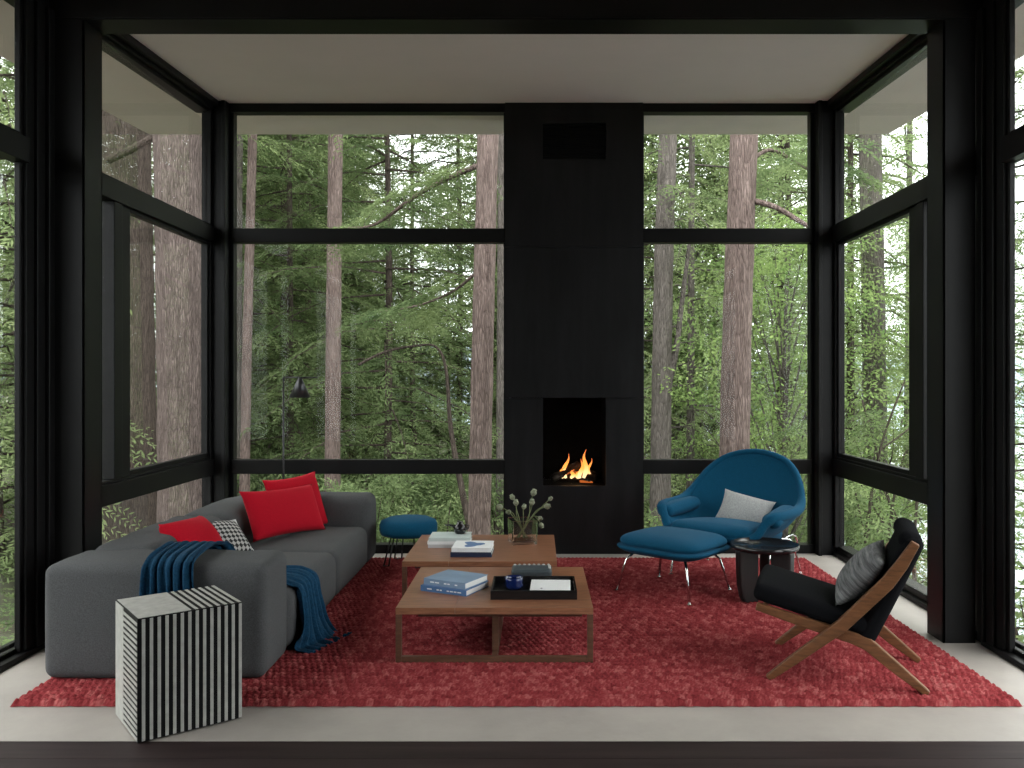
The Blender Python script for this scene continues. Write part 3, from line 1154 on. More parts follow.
bk = (-0.425, 4.45)
book('book', (bk[0] - 0.005, bk[1] - 0.012, TZ), R(-26), 0.275, 0.235, 0.030, M['bookblue'], 2, 'blue book underneath the other, front left of the tray', 'blue books by the tray')
book('book', (bk[0], bk[1], TZ + 0.030), R(-28), 0.255, 0.225, 0.032, M['bookblue2'], 3, 'blue book with pale lettered spine on top, front left of the tray', 'blue books by the tray')

# tray
TX0, TX1, TY0, TY1 = -0.232, 0.200, 4.21, 4.53
tr = empty('tray', (TX0, TY0, TZ))
tag(tr, 'black lacquered rectangular tray on the near coffee table', 'tray')
m = MB()
tw, td = TX1 - TX0, TY1 - TY0
m.box(0, tw, 0, td, 0, 0.008)
m.build('tray_base', M['blacklac'], tr, bevel=0.001)
m = MB()
m.box(0, tw, 0, 0.01, 0.008, 0.045)
m.box(0, tw, td - 0.01, td, 0.008, 0.045)
m.box(0, 0.01, 0.01, td - 0.01, 0.008, 0.045)
m.box(tw - 0.01, tw, 0.01, td - 0.01, 0.008, 0.045)
m.build('tray_rim', M['blacklac'], tr, bevel=0.001)
# blue glass bowl in the tray
gb = MB()
gb.lathe([(0.0, 0.004), (0.030, 0.0), (0.043, 0.006), (0.047, 0.022), (0.043, 0.034), (0.046, 0.045), (0.047, 0.062), (0.043, 0.062), (0.041, 0.046), (0.038, 0.034), (0.041, 0.022), (0.036, 0.01), (0.0, 0.01)], 40)
o = gb.build('glass_jar', M['blueglass'], loc=(-0.120, 4.40, TZ + 0.008))
tag(o, 'small cobalt blue glass jar inside the black tray', 'jar')
# white book in the tray
b_ = book('book', (0.070, 4.37, TZ + 0.008), R(-2), 0.205, 0.22, 0.028, M['white'], 0, 'white paperback lying in the black tray', None)
dm = MB()
dm.cyl(0.006, 0.028, 0.0288, 16, -0.045, -0.075)
dm.build('cover_mark', M['navy'], b_)
# studded box behind the tray
sb = empty('keepsake_box', (-0.03, 4.73, TZ))
tag(sb, 'small slate grey box edged with pale studs behind the tray', 'box')
m = MB()
m.rbox((0, 0, 0.024), (0.225, 0.15, 0.048), 0.016, 4, 3)
m.build('box_body', M['slate'], sb)
for i in range(8):
    s = MB()
    s.lathe([(0.0, 0.007), (0.005, 0.006), (0.008, 0.002), (0.008, -0.003)], 12, -0.095 + i * 0.027, 0.055, M=Matrix.Translation((0, 0, 0.048)))
    s.build('stud', M['bone'], sb)
for i in range(3):
    s = MB()
    s.lathe([(0.0, 0.007), (0.005, 0.006), (0.008, 0.002), (0.008, -0.003)], 12, 0.100, 0.03 - i * 0.028, M=Matrix.Translation((0, 0, 0.047)))
    s.build('stud', M['bone'], sb)

# far table: pale stack, ornament, white and navy books, vase
SXp, SYp = px_x(450.5, 5.62), 5.62
g_ = 'pale books stacked on the far table'
book('book', (SXp, SYp, TZ), R(1), 0.275, 0.22, 0.022, M['palegrey'], 0, 'pale grey book at the bottom of the far table stack', g_)
book('book', (SXp - 0.002, SYp, TZ + 0.022), R(-1), 0.272, 0.215, 0.020, M['white'], 0, 'white book in the middle of the far table stack', g_)
book('book', (SXp + 0.002, SYp, TZ + 0.042), R(0.5), 0.268, 0.215, 0.024, M['pale'], 0, 'pale green book on top of the far table stack', g_)
on = empty('ornament', (px_x(460, 5.66), 5.66, TZ + 0.066))
tag(on, 'small dark rounded ornament on the pale book stack', 'ornament')
m = MB()
m.lathe([(0.0, 0.0), (0.030, 0.001), (0.040, 0.018), (0.043, 0.038), (0.034, 0.058), (0.018, 0.070), (0.020, 0.082), (0.012, 0.084), (0.0, 0.074)], 28)
m.build('ornament_body', M['blacklac'], on)
m = MB()
m.tube([(-0.035, 0, 0.045), (-0.06, 0, 0.056), (-0.075, 0, 0.058), (-0.10, 0, 0.056)], [0.012, 0.008, 0.006, 0.005], 8)
m.build('spout', M['blacklac'], on)
m = MB()
m.tube([(0.034, 0, 0.025), (0.055, 0, 0.035), (0.06, 0, 0.055), (0.034, 0, 0.062)], 0.005, 8)
m.build('handle', M['blacklac'], on)
g_ = 'books on the far table by the vase'
NXp, NYp = px_x(473, 5.36), 5.345
book('book', (NXp, NYp, TZ), R(-1), 0.255, 0.25, 0.030, M['navy'], 0, 'navy book under the white book on the far table', g_)
book('book', (NXp + 0.003, NYp + 0.002, TZ + 0.030), R(-2), 0.245, 0.24, 0.026, M['white'], 0, 'white book with a blue cover picture on the far table', g_, art=M['bookblue'])

vx, vy = px_x(522.5, 5.70), 5.70
va = MB()


def sq(s, z): return [(-s, -s, z), (s, -s, z), (s, s, z), (-s, s, z)]


vs = sq(0.083, 0) + sq(0.088, 0.158) + sq(0.081, 0.158) + sq(0.076, 0.022)
fs = [(3, 2, 1, 0), (12, 13, 14, 15)]
for a in (0, 4, 8):
    for k in range(4):
        fs.append((a + k, a + (k + 1) % 4, a + 4 + (k + 1) % 4, a + 4 + k))
va.add(vs, fs)
vroot = empty('vase', (vx, vy, TZ), R(12))
tag(vroot, 'square clear glass vase of dried seed pods on the far table', 'vase')
va.build('glass_body', M['crystal'], vroot, bevel=0.006)
tips = [(500, 507), (512.5, 497.5), (516, 503), (524, 507), (532, 502.5), (533.5, 493), (545, 506), (550, 499), (540, 518), (547, 506.5), (541, 525), (509, 512)]
rnd = random.Random(11)
for k, (tx, ty) in enumerate(tips):
    dy = rnd.uniform(-0.09, 0.09)
    Yp = vy + dy
    tip = Vector((px_x(tx, Yp) - vx, dy, px_z(ty, Yp) - TZ))
    bx_ = max(-0.05, min(0.05, tip.x * 0.3)) + rnd.uniform(-0.01, 0.01)
    b0 = Vector((-bx_ * 0.8, -dy * 0.3, 0.03))
    mid = Vector((max(-0.06, min(0.06, tip.x * 0.55)), dy * 0.4, 0.17))
    root = empty('seed_pod_stem', (vx, vy, TZ))
    tag(root, 'dried stem with a round seed pod standing in the glass vase', 'dried flower', 'dried seed pod stems in the vase')
    s = MB()
    pts = catmull([b0, mid, mid.lerp(tip, 0.5) + Vector((0.01 * math.sin(k * 2), 0, 0.012)), tip], 5)
    s.tube(pts, [0.0032] * len(pts), 6)
    sob = s.build('stem', M['stem'], root)
    p = MB()
    rr = rnd.uniform(0.015, 0.022)
    d = (pts[-1] - pts[-3]).normalized()
    q = d.to_track_quat('Z', 'Y').to_matrix().to_4x4()
    p.lathe([(0.0, -rr), (rr * 0.6, -rr * 0.75), (rr, 0.0), (rr * 0.85, rr * 0.6), (rr * 0.45, rr * 0.95), (rr * 0.75, rr * 1.15), (0.0, rr * 1.2)], 14, M=Matrix.Translation(tip) @ q)
    p.build('seed_pod', M['pod'], sob)

# ================================================================== floor lamp
LY = 6.58
lx = px_x(283.5, LY)
lp = empty('floor_lamp', (lx, LY, 0))
tag(lp, 'slim black floor lamp with a cone shade behind the sofa', 'lamp')
lz = px_z(377.5, LY)
m = MB()
m.lathe([(0.0, 0.0), (0.098, 0.0), (0.098, 0.012), (0.015, 0.018), (0.0, 0.018)], 36, smooth=False)
m.build('base', M['blackmet'], lp)
m = MB()
m.tube([(0, 0, 0.015), (0, 0, lz)], 0.0075, 10)
m.build('pole', M['blackmet'], lp)
m = MB()
m.tube([(-0.005, 0, lz), (0.265, 0, lz)], 0.006, 10)
arm = m.build('arm', M['blackmet'], lp)
m = MB()
m.lathe([(0.010, 0.0), (0.014, -0.004), (0.083, -0.155), (0.080, -0.155), (0.012, -0.012)], 40, 0.128, 0, M=Matrix.Translation((0, 0, lz)))
m.build('lamp_shade', M['shade'], arm)

# ================================================================== round blue stool
so = empty('stool', (px_x(409.8, 6.30), 6.24, 0))
tag(so, 'round blue upholstered stool on thin black legs by the back window', 'stool')
m = MB()
m.lathe([(0.0, 0.238), (0.17, 0.238), (0.203, 0.248), (0.212, 0.275), (0.212, 0.315), (0.200, 0.345), (0.16, 0.362), (0.08, 0.37), (0.0, 0.372)], 48)
m.build('seat', M['blue'], so)
for k in range(4):
    a = R(225 + 90 * k - 20)
    l = MB()
    ca, sa = math.cos(a), math.sin(a)
    cb, sb_ = math.cos(a + 0.35), math.sin(a + 0.35)
    l.tube([(0.13 * ca, 0.13 * sa, 0.24), (0.185 * ca, 0.185 * sa, 0.03), (0.188 * ca, 0.188 * sa, 0.026), (0.18 * cb * 0.98, 0.18 * sb_ * 0.98, 0.034), (0.13 * cb, 0.13 * sb_, 0.24)], 0.0055, 8)
    l.build('leg', M['blackmet'], so)

# ================================================================== blue lounge chair and ottoman
CH = Vector((1.365, 5.88, RT))
YAW = R(-38)      # local -y (front) turned towards the ottoman
ch = empty('armchair', CH, YAW)
tag(ch, 'large curved blue shell armchair on slim metal legs by the fireplace', 'armchair')
rim_half = [(0, -0.385, 0.315), (0.16, -0.39, 0.315), (0.265, -0.372, 0.325), (0.330, -0.342, 0.365), (0.362, -0.322, 0.425), (0.402, -0.285, 0.470), (0.430, -0.20, 0.478), (0.438, -0.06, 0.478), (0.436, 0.08, 0.490),
            (0.422, 0.17, 0.535), (0.385, 0.245, 0.615), (0.315, 0.322, 0.715), (0.200, 0.375, 0.795), (0.0, 0.395, 0.832)]
full = [Vector(p) for p in rim_half] + [Vector((-p[0], p[1], p[2])) for p in rim_half[-2:0:-1]]
nr = len(full)
# smooth closed rim
rim = []
for i in range(nr):
    p0, p1_, p2_, p3_ = full[i - 1], full[i], full[(i + 1) % nr], full[(i + 2) % nr]
    for j in range(3):
        t_ = j / 3
        rim.append(0.5 * ((2 * p1_) + (-p0 + p2_) * t_ + (2 * p0 - 5 * p1_ + 4 * p2_ - p3_) * t_ ** 2 + (-p0 + 3 * p1_ - 3 * p2_ + p3_) * t_ ** 3))
cen = Vector((0, -0.04, 0.27))
rings = 10
vs, fs = [cen], []
for q in rim:
    flat = Vector((q.x * 0.80, cen.y + (q.y - cen.y) * (0.86 if q.y < 0 else 0.62), 0.26 + 0.02 * (q.y > 0)))
    for k in range(1, rings + 1):
        t_ = k / rings
        p = cen * (1 - t_) ** 2 + flat * 2 * t_ * (1 - t_) + q * t_ ** 2
        vs.append(p)
    # turned-out lip
nrim = len(rim)
for i in range(nrim):
    i2 = (i + 1) % nrim
    fs.append((0, 1 + i * rings, 1 + i2 * rings))
    for k in range(rings - 1):
        fs.append((1 + i * rings + k, 1 + i * rings + k + 1, 1 + i2 * rings + k + 1, 1 + i2 * rings + k))
m = MB()
m.add(vs, fs, 0, True)
sh = m.build('shell', M['blue'], ch, solidify=0.035, subsurf=1)
lip = MB()
lip_r = [0.024 + 0.012 * max(0, min(1, (0.56 - q.z) / 0.08)) * (1 if q.y > -0.31 else 0.3) for q in rim]
lip.tube(rim + [rim[0], rim[1]], lip_r + lip_r[:2], 10, cap=False)
lip.build('rolled_rim', M['blue'], sh)
sc = MB()
sc.rbox((0, -0.10, 0.325), (0.58, 0.58, 0.115), 0.055, 5, 8, (0.03, 0.03, 0.025), fn=lambda p: Vector((p.x, p.y, p.z - 0.10 * (p.y + 0.1))))
sc.build('seat_cushion', M['blue'], ch)
for s_ in (1, -1):
    ap = MB()
    ap.rbox((0, 0, 0), (0.125, 0.42, 0.090), 0.044, 6, 5, (0.004, 0.0, 0.006), M=Matrix.Translation((s_ * 0.372, -0.09, 0.455)) @ Matrix.Rotation(s_ * R(5), 4, 'Z') @ Matrix.Rotation(R(3), 4, 'X'))
    ap.build('armrest', M['blue'], ch)
# metal frame: a bent rod on each side from arm to feet
for s in (1, -1):
    for pts in ([(s * 0.30, -0.12, 0.27), (s * 0.345, -0.19, 0.22), (s * 0.345, -0.225, 0.12), (s * 0.35, -0.25, 0.004)],
                [(s * 0.30, 0.10, 0.27), (s * 0.335, 0.20, 0.25), (s * 0.345, 0.27, 0.14), (s * 0.355, 0.33, 0.004)]):
        l = MB()
        pp = catmull([Vector(p) for p in pts], 5)
        l.tube(pp, 0.0072, 10)
        l.cyl(0.015, 0.0, 0.006, 14, pts[-1][0], pts[-1][1])
        l.build('leg', M['chrome'], ch)
    l = MB()
    l.tube(catmull([Vector(p) for p in [(s * 0.345, -0.215, 0.16), (s * 0.41, -0.20, 0.28), (s * 0.425, -0.12, 0.325), (s * 0.425, 0.02, 0.325), (s * 0.395, 0.16, 0.255), (s * 0.345, 0.25, 0.18)]], 5), 0.006, 10)
    l.build('side_rod', M['chrome'], ch)

ot = empty('ottoman', (0.880, 5.455, RT), R(-42))
tag(ot, 'blue ottoman on slim metal legs in front of the armchair', 'ottoman')
m = MB()
m.rbox((0, 0, 0.268), (0.69, 0.59, 0.085), 0.15, 6, 4, (0, 0, 0.0), fn=lambda p: Vector((p.x * (1 - 0.34 * max(0, 0.296 - p.z) / 0.07), p.y * (1 - 0.34 * max(0, 0.296 - p.z) / 0.07), p.z)))
m.build('shell', M['blue'], ot)
m = MB()
m.rbox((0, 0, 0.322), (0.58, 0.49, 0.09), 0.10, 6, 6, (0.01, 0.01, 0.022))
m.build('cushion_top', M['blue'], ot)
for sx_ in (1, -1):
    for sy_ in (1, -1):
        l = MB()
        l.tube([(sx_ * 0.19, sy_ * 0.165, 0.245), (sx_ * 0.225, sy_ * 0.20, 0.20), (sx_ * 0.272, sy_ * 0.245, 0.003)], 0.008, 10)
        l.cyl(0.014, 0.0, 0.006, 14, sx_ * 0.272, sy_ * 0.245)
        l.build('leg', M['chrome'], ot)

gp = pillow_mesh(0.37, 0.28, 0.12, M['greylinen'], 'cushion', seed=12)
f_ = Vector((math.sin(YAW), -math.cos(YAW), 0))
rgt = Vector((math.cos(YAW), math.sin(YAW), 0))
place_pillow(gp, CH + f_ * 0.02 + rgt * 0.04 + Vector((0, 0, 0.325)), tuple((rgt + f_ * -0.3)[:2]), R(36), 0.28, R(14))
tag(gp, 'light grey linen cushion on the blue armchair', 'cushion')

# ================================================================== black round side table
bt = empty('side_table', (px_x(764, 5.22), 5.205, RT))
tag(bt, 'round black side table with thick curved legs by the armchair', 'side table')
m = MB()
m.lathe([(0.0, 0.318), (0.19, 0.318), (0.203, 0.325), (0.206, 0.335), (0.207, 0.352), (0.199, 0.353), (0.192, 0.340), (0.0, 0.338)], 56)
m.build('tabletop', M['blacklac'], bt)
for k in range(3):
    a = R(195 + 120 * k)
    l = MB()
    Mx = Matrix.Rotation(a, 4, 'Z')
    pro = [(0.055, 0.0), (0.145, 0.0), (0.163, 0.03), (0.178, 0.10), (0.185, 0.20), (0.187, 0.318), (0.055, 0.318)]
    vs = [(x, -0.03, z) for x, z in pro] + [(x, 0.03, z) for x, z in pro]
    nn_ = len(pro)
    fs = [tuple(range(nn_)), tuple(range(2 * nn_ - 1, nn_ - 1, -1))] + [(i, (i + 1) % nn_, nn_ + (i + 1) % nn_, nn_ + i) for i in range(nn_)]
    l.add(vs, fs, M=Mx)
    l.build('leg', M['ebony'], bt, bevel=0.01)

# ================================================================== wooden lounge chair with black pads
LD = Vector((0.94, -0.341, 0)).normalized()
lc = empty('lounge_chair', (1.054, 3.856, RT), math.atan2(LD.y, LD.x))
tag(lc, 'angular wooden lounge chair with black cushions by the right column', 'lounge chair')
# local x: front foot to rear foot, local y: away from the viewer
CW = 0.52
for y0 in (0.0, CW):
    m = MB()
    m.bar2d([(0.0, 0.0), (0.10, 0.085), (0.318, 0.270), (0.503, 0.472), (0.56, 0.555), (0.617, 0.655)], [0.030, 0.042, 0.056, 0.058, 0.052, 0.036], y0 - 0.016, y0 + 0.016)
    m.build('back_post', M['teak'], lc, bevel=0.005)
    m = MB()
    yy = y0 + (0.033 if y0 == 0 else -0.033)
    m.bar2d([(-0.055, 0.315), (0.15, 0.262), (0.36, 0.212), (0.425, 0.190), (0.55, 0.090), (0.668, 0.0)], [0.034, 0.046, 0.052, 0.058, 0.048, 0.028], yy - 0.016, yy + 0.016)
    m.build('seat_rail', M['teak'], lc, bevel=0.005)
for (x, z) in ((-0.02, 0.30), (0.33, 0.215), (0.60, 0.62)):
    m = MB()
    m.tube([(x, 0.02, z), (x, CW - 0.02, z)], 0.013, 10)
    m.build('crossbar', M['teak'], lc)


def pad(name, P0, P1, th_, r, bul):
    P0, P1 = Vector((P0[0], 0, P0[1])), Vector((P1[0], 0, P1[1]))
    d = (P1 - P0)
    L_ = d.length
    d.normalize()
    nv = Vector((-d.z, 0, d.x))
    Mx = Matrix(((d.x, 0, nv.x, (P0.x + P1.x) / 2), (0, 1, 0, CW / 2), (d.z, 0, nv.z, (P0.z + P1.z) / 2), (0, 0, 0, 1)))
    m = MB()
    m.rbox((0, 0, 0), (L_, CW - 0.10 + 0.06, th_), r, 5, 8, bul, M=Mx)
    return m.build(name, M['blackfab'], lc)


pad('seat_cushion', (-0.065, 0.385), (0.44, 0.256), 0.08, 0.03, (0.005, 0.004, 0.012))
pad('back_cushion', (0.405, 0.190), (0.625, 0.670), 0.085, 0.035, (0.008, 0.004, 0.010))
hp = MB()
hp.rbox((0, 0, 0), (0.085, CW - 0.06, 0.10), 0.042, 5, 6, M=Matrix.Translation((0.600, CW / 2, 0.650)) @ Matrix.Rotation(R(-66), 4, 'Y'))
hp.build('head_roll', M['blackfab'], lc)
kp = pillow_mesh(0.42, 0.30, 0.13, M['greyknit'], 'cushion', seed=21)
ay = Vector((-LD.y, LD.x, 0))
kb = Vector((1.054, 3.856, RT)) + LD * 0.30 + ay * 0.25 + Vector((0, 0, 0.352))
place_pillow(kp, kb, tuple((-ay)[:2]), R(42), 0.30, R(4))
tag(kp, 'ribbed dark grey cushion on the wooden lounge chair', 'cushion')

# ================================================================== outdoors
EXEC_TREES = True


def ground_z(x, y):
    z = -1.7 - 0.03 * max(0, y - 8) + 0.10 * max(0, -x - 3) * min(1, max(0, y - 4) / 10)
    z -= 0.40 * max(0, x - 2.6) * min(1, max(0, y + 2) / 10)
    z += 0.25 * math.sin(x * 0.7 + 1) * math.sin(y * 0.5) + 0.12 * math.sin(x * 1.9) * math.sin(y * 1.3 + 2)
    return max(z, -9)


gm = MB()
gx = [-60 + 1.5 * i for i in range(81)]
gy = [-30 + 1.5 * i for i in range(81)]
vs = [(x, y, ground_z(x, y)) for x in gx for y in gy]
fs = [(i * 81 + j, (i + 1) * 81 + j, (i + 1) * 81 + j + 1, i * 81 + j + 1) for i in range(80) for j in range(80)]
gm.add(vs, fs, 0, True)
struct(gm.build('ground', M['earth']))
lk = MB()
lk.add([(-150, -100, -5.2), (300, -100, -5.2), (300, 300, -5.2), (-150, 300, -5.2)], [(0, 1, 2, 3)])
struct(lk.build('lake', M['water']))
hl = MB()
hv, hf = [], []
for i in range(61):
    a = R(20 + 140 * i / 60)
    for k, (rr, zz) in enumerate(((260, -5.3), (275, 8), (290, 14))):
        hgt = zz if k == 0 else zz * (0.6 + 0.4 * math.sin(i * 0.35) * math.sin(i * 0.11 + 1))
        hv.append((rr * math.cos(a), rr * math.sin(a), hgt))
for i in range(60):
    for k in range(2):
        hf.append((i * 3 + k, (i + 1) * 3 + k, (i + 1) * 3 + k + 1, i * 3 + k + 1))
hl.add(hv, hf, 0, True)
struct(hl.build('hills', material('far_shore', (0.22, 0.27, 0.31), 1.0, var=0.1, scale=0.05)))


class Leaves:
    def __init__(self, seed):
        self.rs = np.random.RandomState(seed)
        self.P, self.D, self.S, self.L, self.W = [], [], [], [], []

    def add(self, P, Dv, S, L, W):
        self.P.append(P); self.D.append(Dv); self.S.append(S); self.L.append(L); self.W.append(W)

    def spray(self, p0, d, length, up, droop, leaf, wid, dens):
        """one flat frond: a twig with leaves to both sides"""
        rs = self.rs
        n = max(4, int(length / leaf * dens))
        t = np.linspace(0.05, 1, n)
        d = d / np.linalg.norm(d)
        side = np.cross(d, up)
        side /= (np.linalg.norm(side) + 1e-9)
        P = p0 + d * (t * length)[:, None] + np.array([0, 0, -1.0]) * (droop * length * t * t)[:, None]
        for s in (1, -1):
            a = rs.uniform(0.6, 1.1, n)
            dv = d * np.cos(a)[:, None] + side * (s * np.sin(a))[:, None] + rs.normal(0, 0.16, (n, 3))
            dv[:, 2] -= 0.12 + droop * 0.5 * t
            dv /= np.linalg.norm(dv, axis=1)[:, None]
            sv = np.cross(dv, up + rs.normal(0, 0.35, (n, 3)))
            sv /= (np.linalg.norm(sv, axis=1)[:, None] + 1e-9)
            L = leaf * rs.uniform(0.7, 1.25, n) * (1.15 - 0.6 * t)
            self.add(P, dv, sv, L, L * wid)

    def branch(self, p0, az, L, rise, droop, leaf, wid=0.34, twigs=20, dens=1.5, spread=0.5):
        rs = self.rs
        d = np.array([math.cos(az), math.sin(az), rise])
        pts = []
        for i in range(twigs):
            t = 0.12 + 0.88 * (i + rs.rand() * 0.6) / twigs
            p = np.array(p0) + d * (L * t) + np.array([0, 0, -droop * L * t * t])
            tang = d + np.array([0, 0, -2 * droop * t])
            tang /= np.linalg.norm(tang)
            side = np.cross(tang, [0, 0, 1.0])
            side /= np.linalg.norm(side)
            s = 1 if i % 2 else -1
            a = rs.uniform(0.5, 1.05)
            tv = tang * math.cos(a) + side * s * math.sin(a) + rs.normal(0, 0.1, 3)
            ln = spread * L * (1.05 - t) * rs.uniform(0.7, 1.1) + 0.15
            up = np.cross(side, tang) + rs.normal(0, 0.22, 3)
            self.spray(p, tv, ln, up, rs.uniform(0.15, 0.45), leaf, wid, dens)
        self.spray(np.array(p0) + d * L * 0.7 + np.array([0, 0, -droop * L * 0.49]), tang, L * 0.32, np.array([0, 0, 1.0]), 0.3, leaf, wid, dens)

    def blob(self, c, r, n, leaf, wid=0.6, flat=0.45):
        """layered pad of broad leaves"""
        rs = self.rs
        v = rs.normal(0, 1, (n, 3))
        v /= np.linalg.norm(v, axis=1)[:, None]
        rad = rs.rand(n) ** 0.45
        P = np.array(c) + v * (rad[:, None] * np.array([r, r, r * flat]))
        dv = v * np.array([1, 1, 0.3]) + rs.normal(0, 0.5, (n, 3))
        dv[:, 2] -= 0.25
        dv /= np.linalg.norm(dv, axis=1)[:, None]
        sv = np.cross(dv, np.array([0, 0, 1.0]) + rs.normal(0, 0.45, (n, 3)))
        sv /= (np.linalg.norm(sv, axis=1)[:, None] + 1e-9)
        L = leaf * rs.uniform(0.6, 1.3, n)
        self.add(P, dv, sv, L, L * wid)

    def mesh(self, name, mat):
        P = np.concatenate(self.P); Dv = np.concatenate(self.D); S = np.concatenate(self.S)
        L = np.concatenate(self.L)[:, None]; W = np.concatenate(self.W)[:, None]
        n = len(P)
        V = np.empty((n, 4, 3), np.float32)
        V[:, 0] = P
        V[:, 1] = P + Dv * L * 0.5 + S * W * 0.5
        V[:, 2] = P + Dv * L
        V[:, 3] = P + Dv * L * 0.5 - S * W * 0.5
        me = bpy.data.meshes.new(name)
        me.vertices.add(n * 4)
        me.loops.add(n * 4)
        me.polygons.add(n)
        me.vertices.foreach_set('co', V.ravel())
        me.loops.foreach_set('vertex_index', np.arange(n * 4, dtype=np.int32))
        me.polygons.foreach_set('loop_start', np.arange(0, n * 4, 4, dtype=np.int32))
        me.polygons.foreach_set('loop_total', np.full(n, 4, np.int32))
        me.materials.append(mat)
        me.update()
        me.validate()
        return me


def link_mesh(name, me, parent):
    o = bpy.data.objects.new(name, me)
    COL.objects.link(o)
    o.parent = parent
    return o


def trunk_tube(m, pts, rad, n=20, seed=0):
    rnd = random.Random(seed)
    P = catmull([Vector(p) for p in pts], 6)
    k = len(P)
    m.tube(P, [(rad[0] + (rad[1] - rad[0]) * i / (k - 1)) * (1 + 0.04 * math.sin(i * 1.3 + seed)) for i in range(k)], n)
    return P


# ---------------- full evergreens for the depth of the wood (shared meshes)
def evergreen(seed, H, h0, L0, nb, leaf, rise, droop, mat, twigs=18, dens=1.3, rad=0.16, bark='bark_dark', wid=0.34):
    rnd = random.Random(seed)
    m = MB()
    P = trunk_tube(m, [(0, 0, -0.6), (rnd.uniform(-.1, .1), rnd.uniform(-.1, .1), H * 0.4), (rnd.uniform(-.2, .2), rnd.uniform(-.2, .2), H)], (rad, 0.03), 12, seed)
    lv = Leaves(seed)
    for i in range(nb):
        t = (i + rnd.random()) / nb
        z = h0 + (H - h0) * t
        az = i * 2.4 + rnd.uniform(-0.4, 0.4)
        L = L0 * (1 - 0.75 * t) * rnd.uniform(0.7, 1.15) + 0.3
        ri, dr = rise * rnd.uniform(0.4, 1.4), droop * rnd.uniform(0.6, 1.4)
        lv.branch((0, 0, z), az, L, ri, dr, leaf, wid, twigs, dens)
        d = Vector((math.cos(az), math.sin(az), ri))
        pts = [Vector((0, 0, z)) + d * (L * s) + Vector((0, 0, -dr * L * s * s)) for s in (0, 0.35, 0.7, 0.95)]
        m.tube(pts, [rad * 0.18 + 0.008, rad * 0.13 + 0.006, 0.008, 0.004], 5, cap=False)
    me_t = m.build('trunk', M[bark])
    me_l = lv.mesh('foliage', mat)
    tm = me_t.data
    bpy.data.objects.remove(me_t)
    return tm, me_l


def broadleaf(seed, H, R0, nblob, leaf, mat, per=420, rad=0.07, bark='bark_grey', wid=0.6):
    rnd = random.Random(seed)
    m = MB()
    P = trunk_tube(m, [(0, 0, -0.5), (0.12, 0.05, H * 0.35), (rnd.uniform(-.3, .3), rnd.uniform(-.3, .3), H)], (rad, 0.015), 10, seed)
    lv = Leaves(seed)
    for i in range(nblob):
        t = 0.22 + 0.78 * (i + rnd.random()) / nblob
        az = i * 2.4 + rnd.uniform(-.5, .5)
        rr = R0 * (0.35 + 0.65 * math.sin(PI * min(1, t * 0.9 + 0.08))) * rnd.uniform(0.5, 1.0)
        c_ = Vector((rr * math.cos(az), rr * math.sin(az), H * t))
        lv.blob(c_, R0 * rnd.uniform(0.30, 0.5), per, leaf, wid, rnd.uniform(0.22, 0.4))
        k = P[int((len(P) - 1) * max(0.1, t - 0.2))]
        m.tube([k, k.lerp(c_, 0.5) + Vector((0, 0, 0.1)), c_], [rad * 0.4, rad * 0.25, 0.006], 5, cap=False)
    ob = m.build('trunk', M[bark])
    tm = ob.data
    bpy.data.objects.remove(ob)
    return tm, lv.mesh('foliage', mat)


KINDS = {
    'hemlock': evergreen(1, 15, 0.2, 3.6, 105, 0.105, 0.10, 0.45, M['leaf_dark'], 26, 1.9, rad=0.09, wid=0.28),
    'cedar': evergreen(2, 17, 0.4, 3.2, 105, 0.12, 0.18, 0.55, M['leaf_mid'], 26, 1.8, rad=0.10, wid=0.28),
    'fir': evergreen(3, 14, 0.1, 3.0, 100, 0.10, 0.05, 0.30, M['leaf_dark'], 24, 1.9, rad=0.09, wid=0.30),
    'slender': evergreen(4, 16, 1.0, 2.2, 60, 0.11, 0.12, 0.45, M['leaf_mid'], 18, 1.7, wid=0.28, rad=0.09, bark='bark_grey'),
    'maple': broadleaf(5, 8.5, 2.6, 50, 0.095, M['leaf_light'], 430, wid=0.5),
    'alder': broadleaf(6, 10, 2.4, 44, 0.11, M['leaf_mid'], 380, bark='bark_grey'),
}


def plant_tree(kind, name, x, y, s, rz, label, cat='tree', group=None, z=None):
    root = empty(name, (x, y, ground_z(x, y) if z is None else z), rz)
    root.scale = (s, s, s)
    tm, lm = KINDS[kind]
    link_mesh('trunk', tm, root)
    link_mesh('foliage', lm, root)
    tag(root, label, cat, group)
    return root


rnd = random.Random(77)
# (kind, pixel column, distance, scale)
near = [('hemlock', 385, 15.5, 0.95), ('fir', 290, 17, 1.0), ('hemlock', 205, 17, 1.0), ('cedar', 130, 19, 1.0),
        ('slender', 690, 15, 0.95), ('maple', 790, 13.5, 0.75), ('cedar', 640, 20, 1.0), ('cedar', 850, 15.5, 0.95), ('slender', 905, 17.5, 1.1), ('fir', 20, 15, 1.0), ('cedar', 0, 13, 0.95), ('hemlock', 1040, 11.5, 0.75)]
LBL = {'hemlock': 'dark drooping evergreen among the trunks outside the back windows', 'fir': 'dense dark fir standing in the wood outside',
       'cedar': 'mid green cedar with hanging sprays in the wood outside', 'slender': 'slim evergreen with a grey trunk outside the window',
       'maple': 'bright yellow green maple outside the right back window', 'alder': 'leafy green tree outside the right bay window'}
NM = {'hemlock': 'hemlock_tree', 'fir': 'fir_tree', 'cedar': 'cedar_tree', 'slender': 'evergreen_tree', 'maple': 'maple_tree', 'alder': 'alder_tree'}
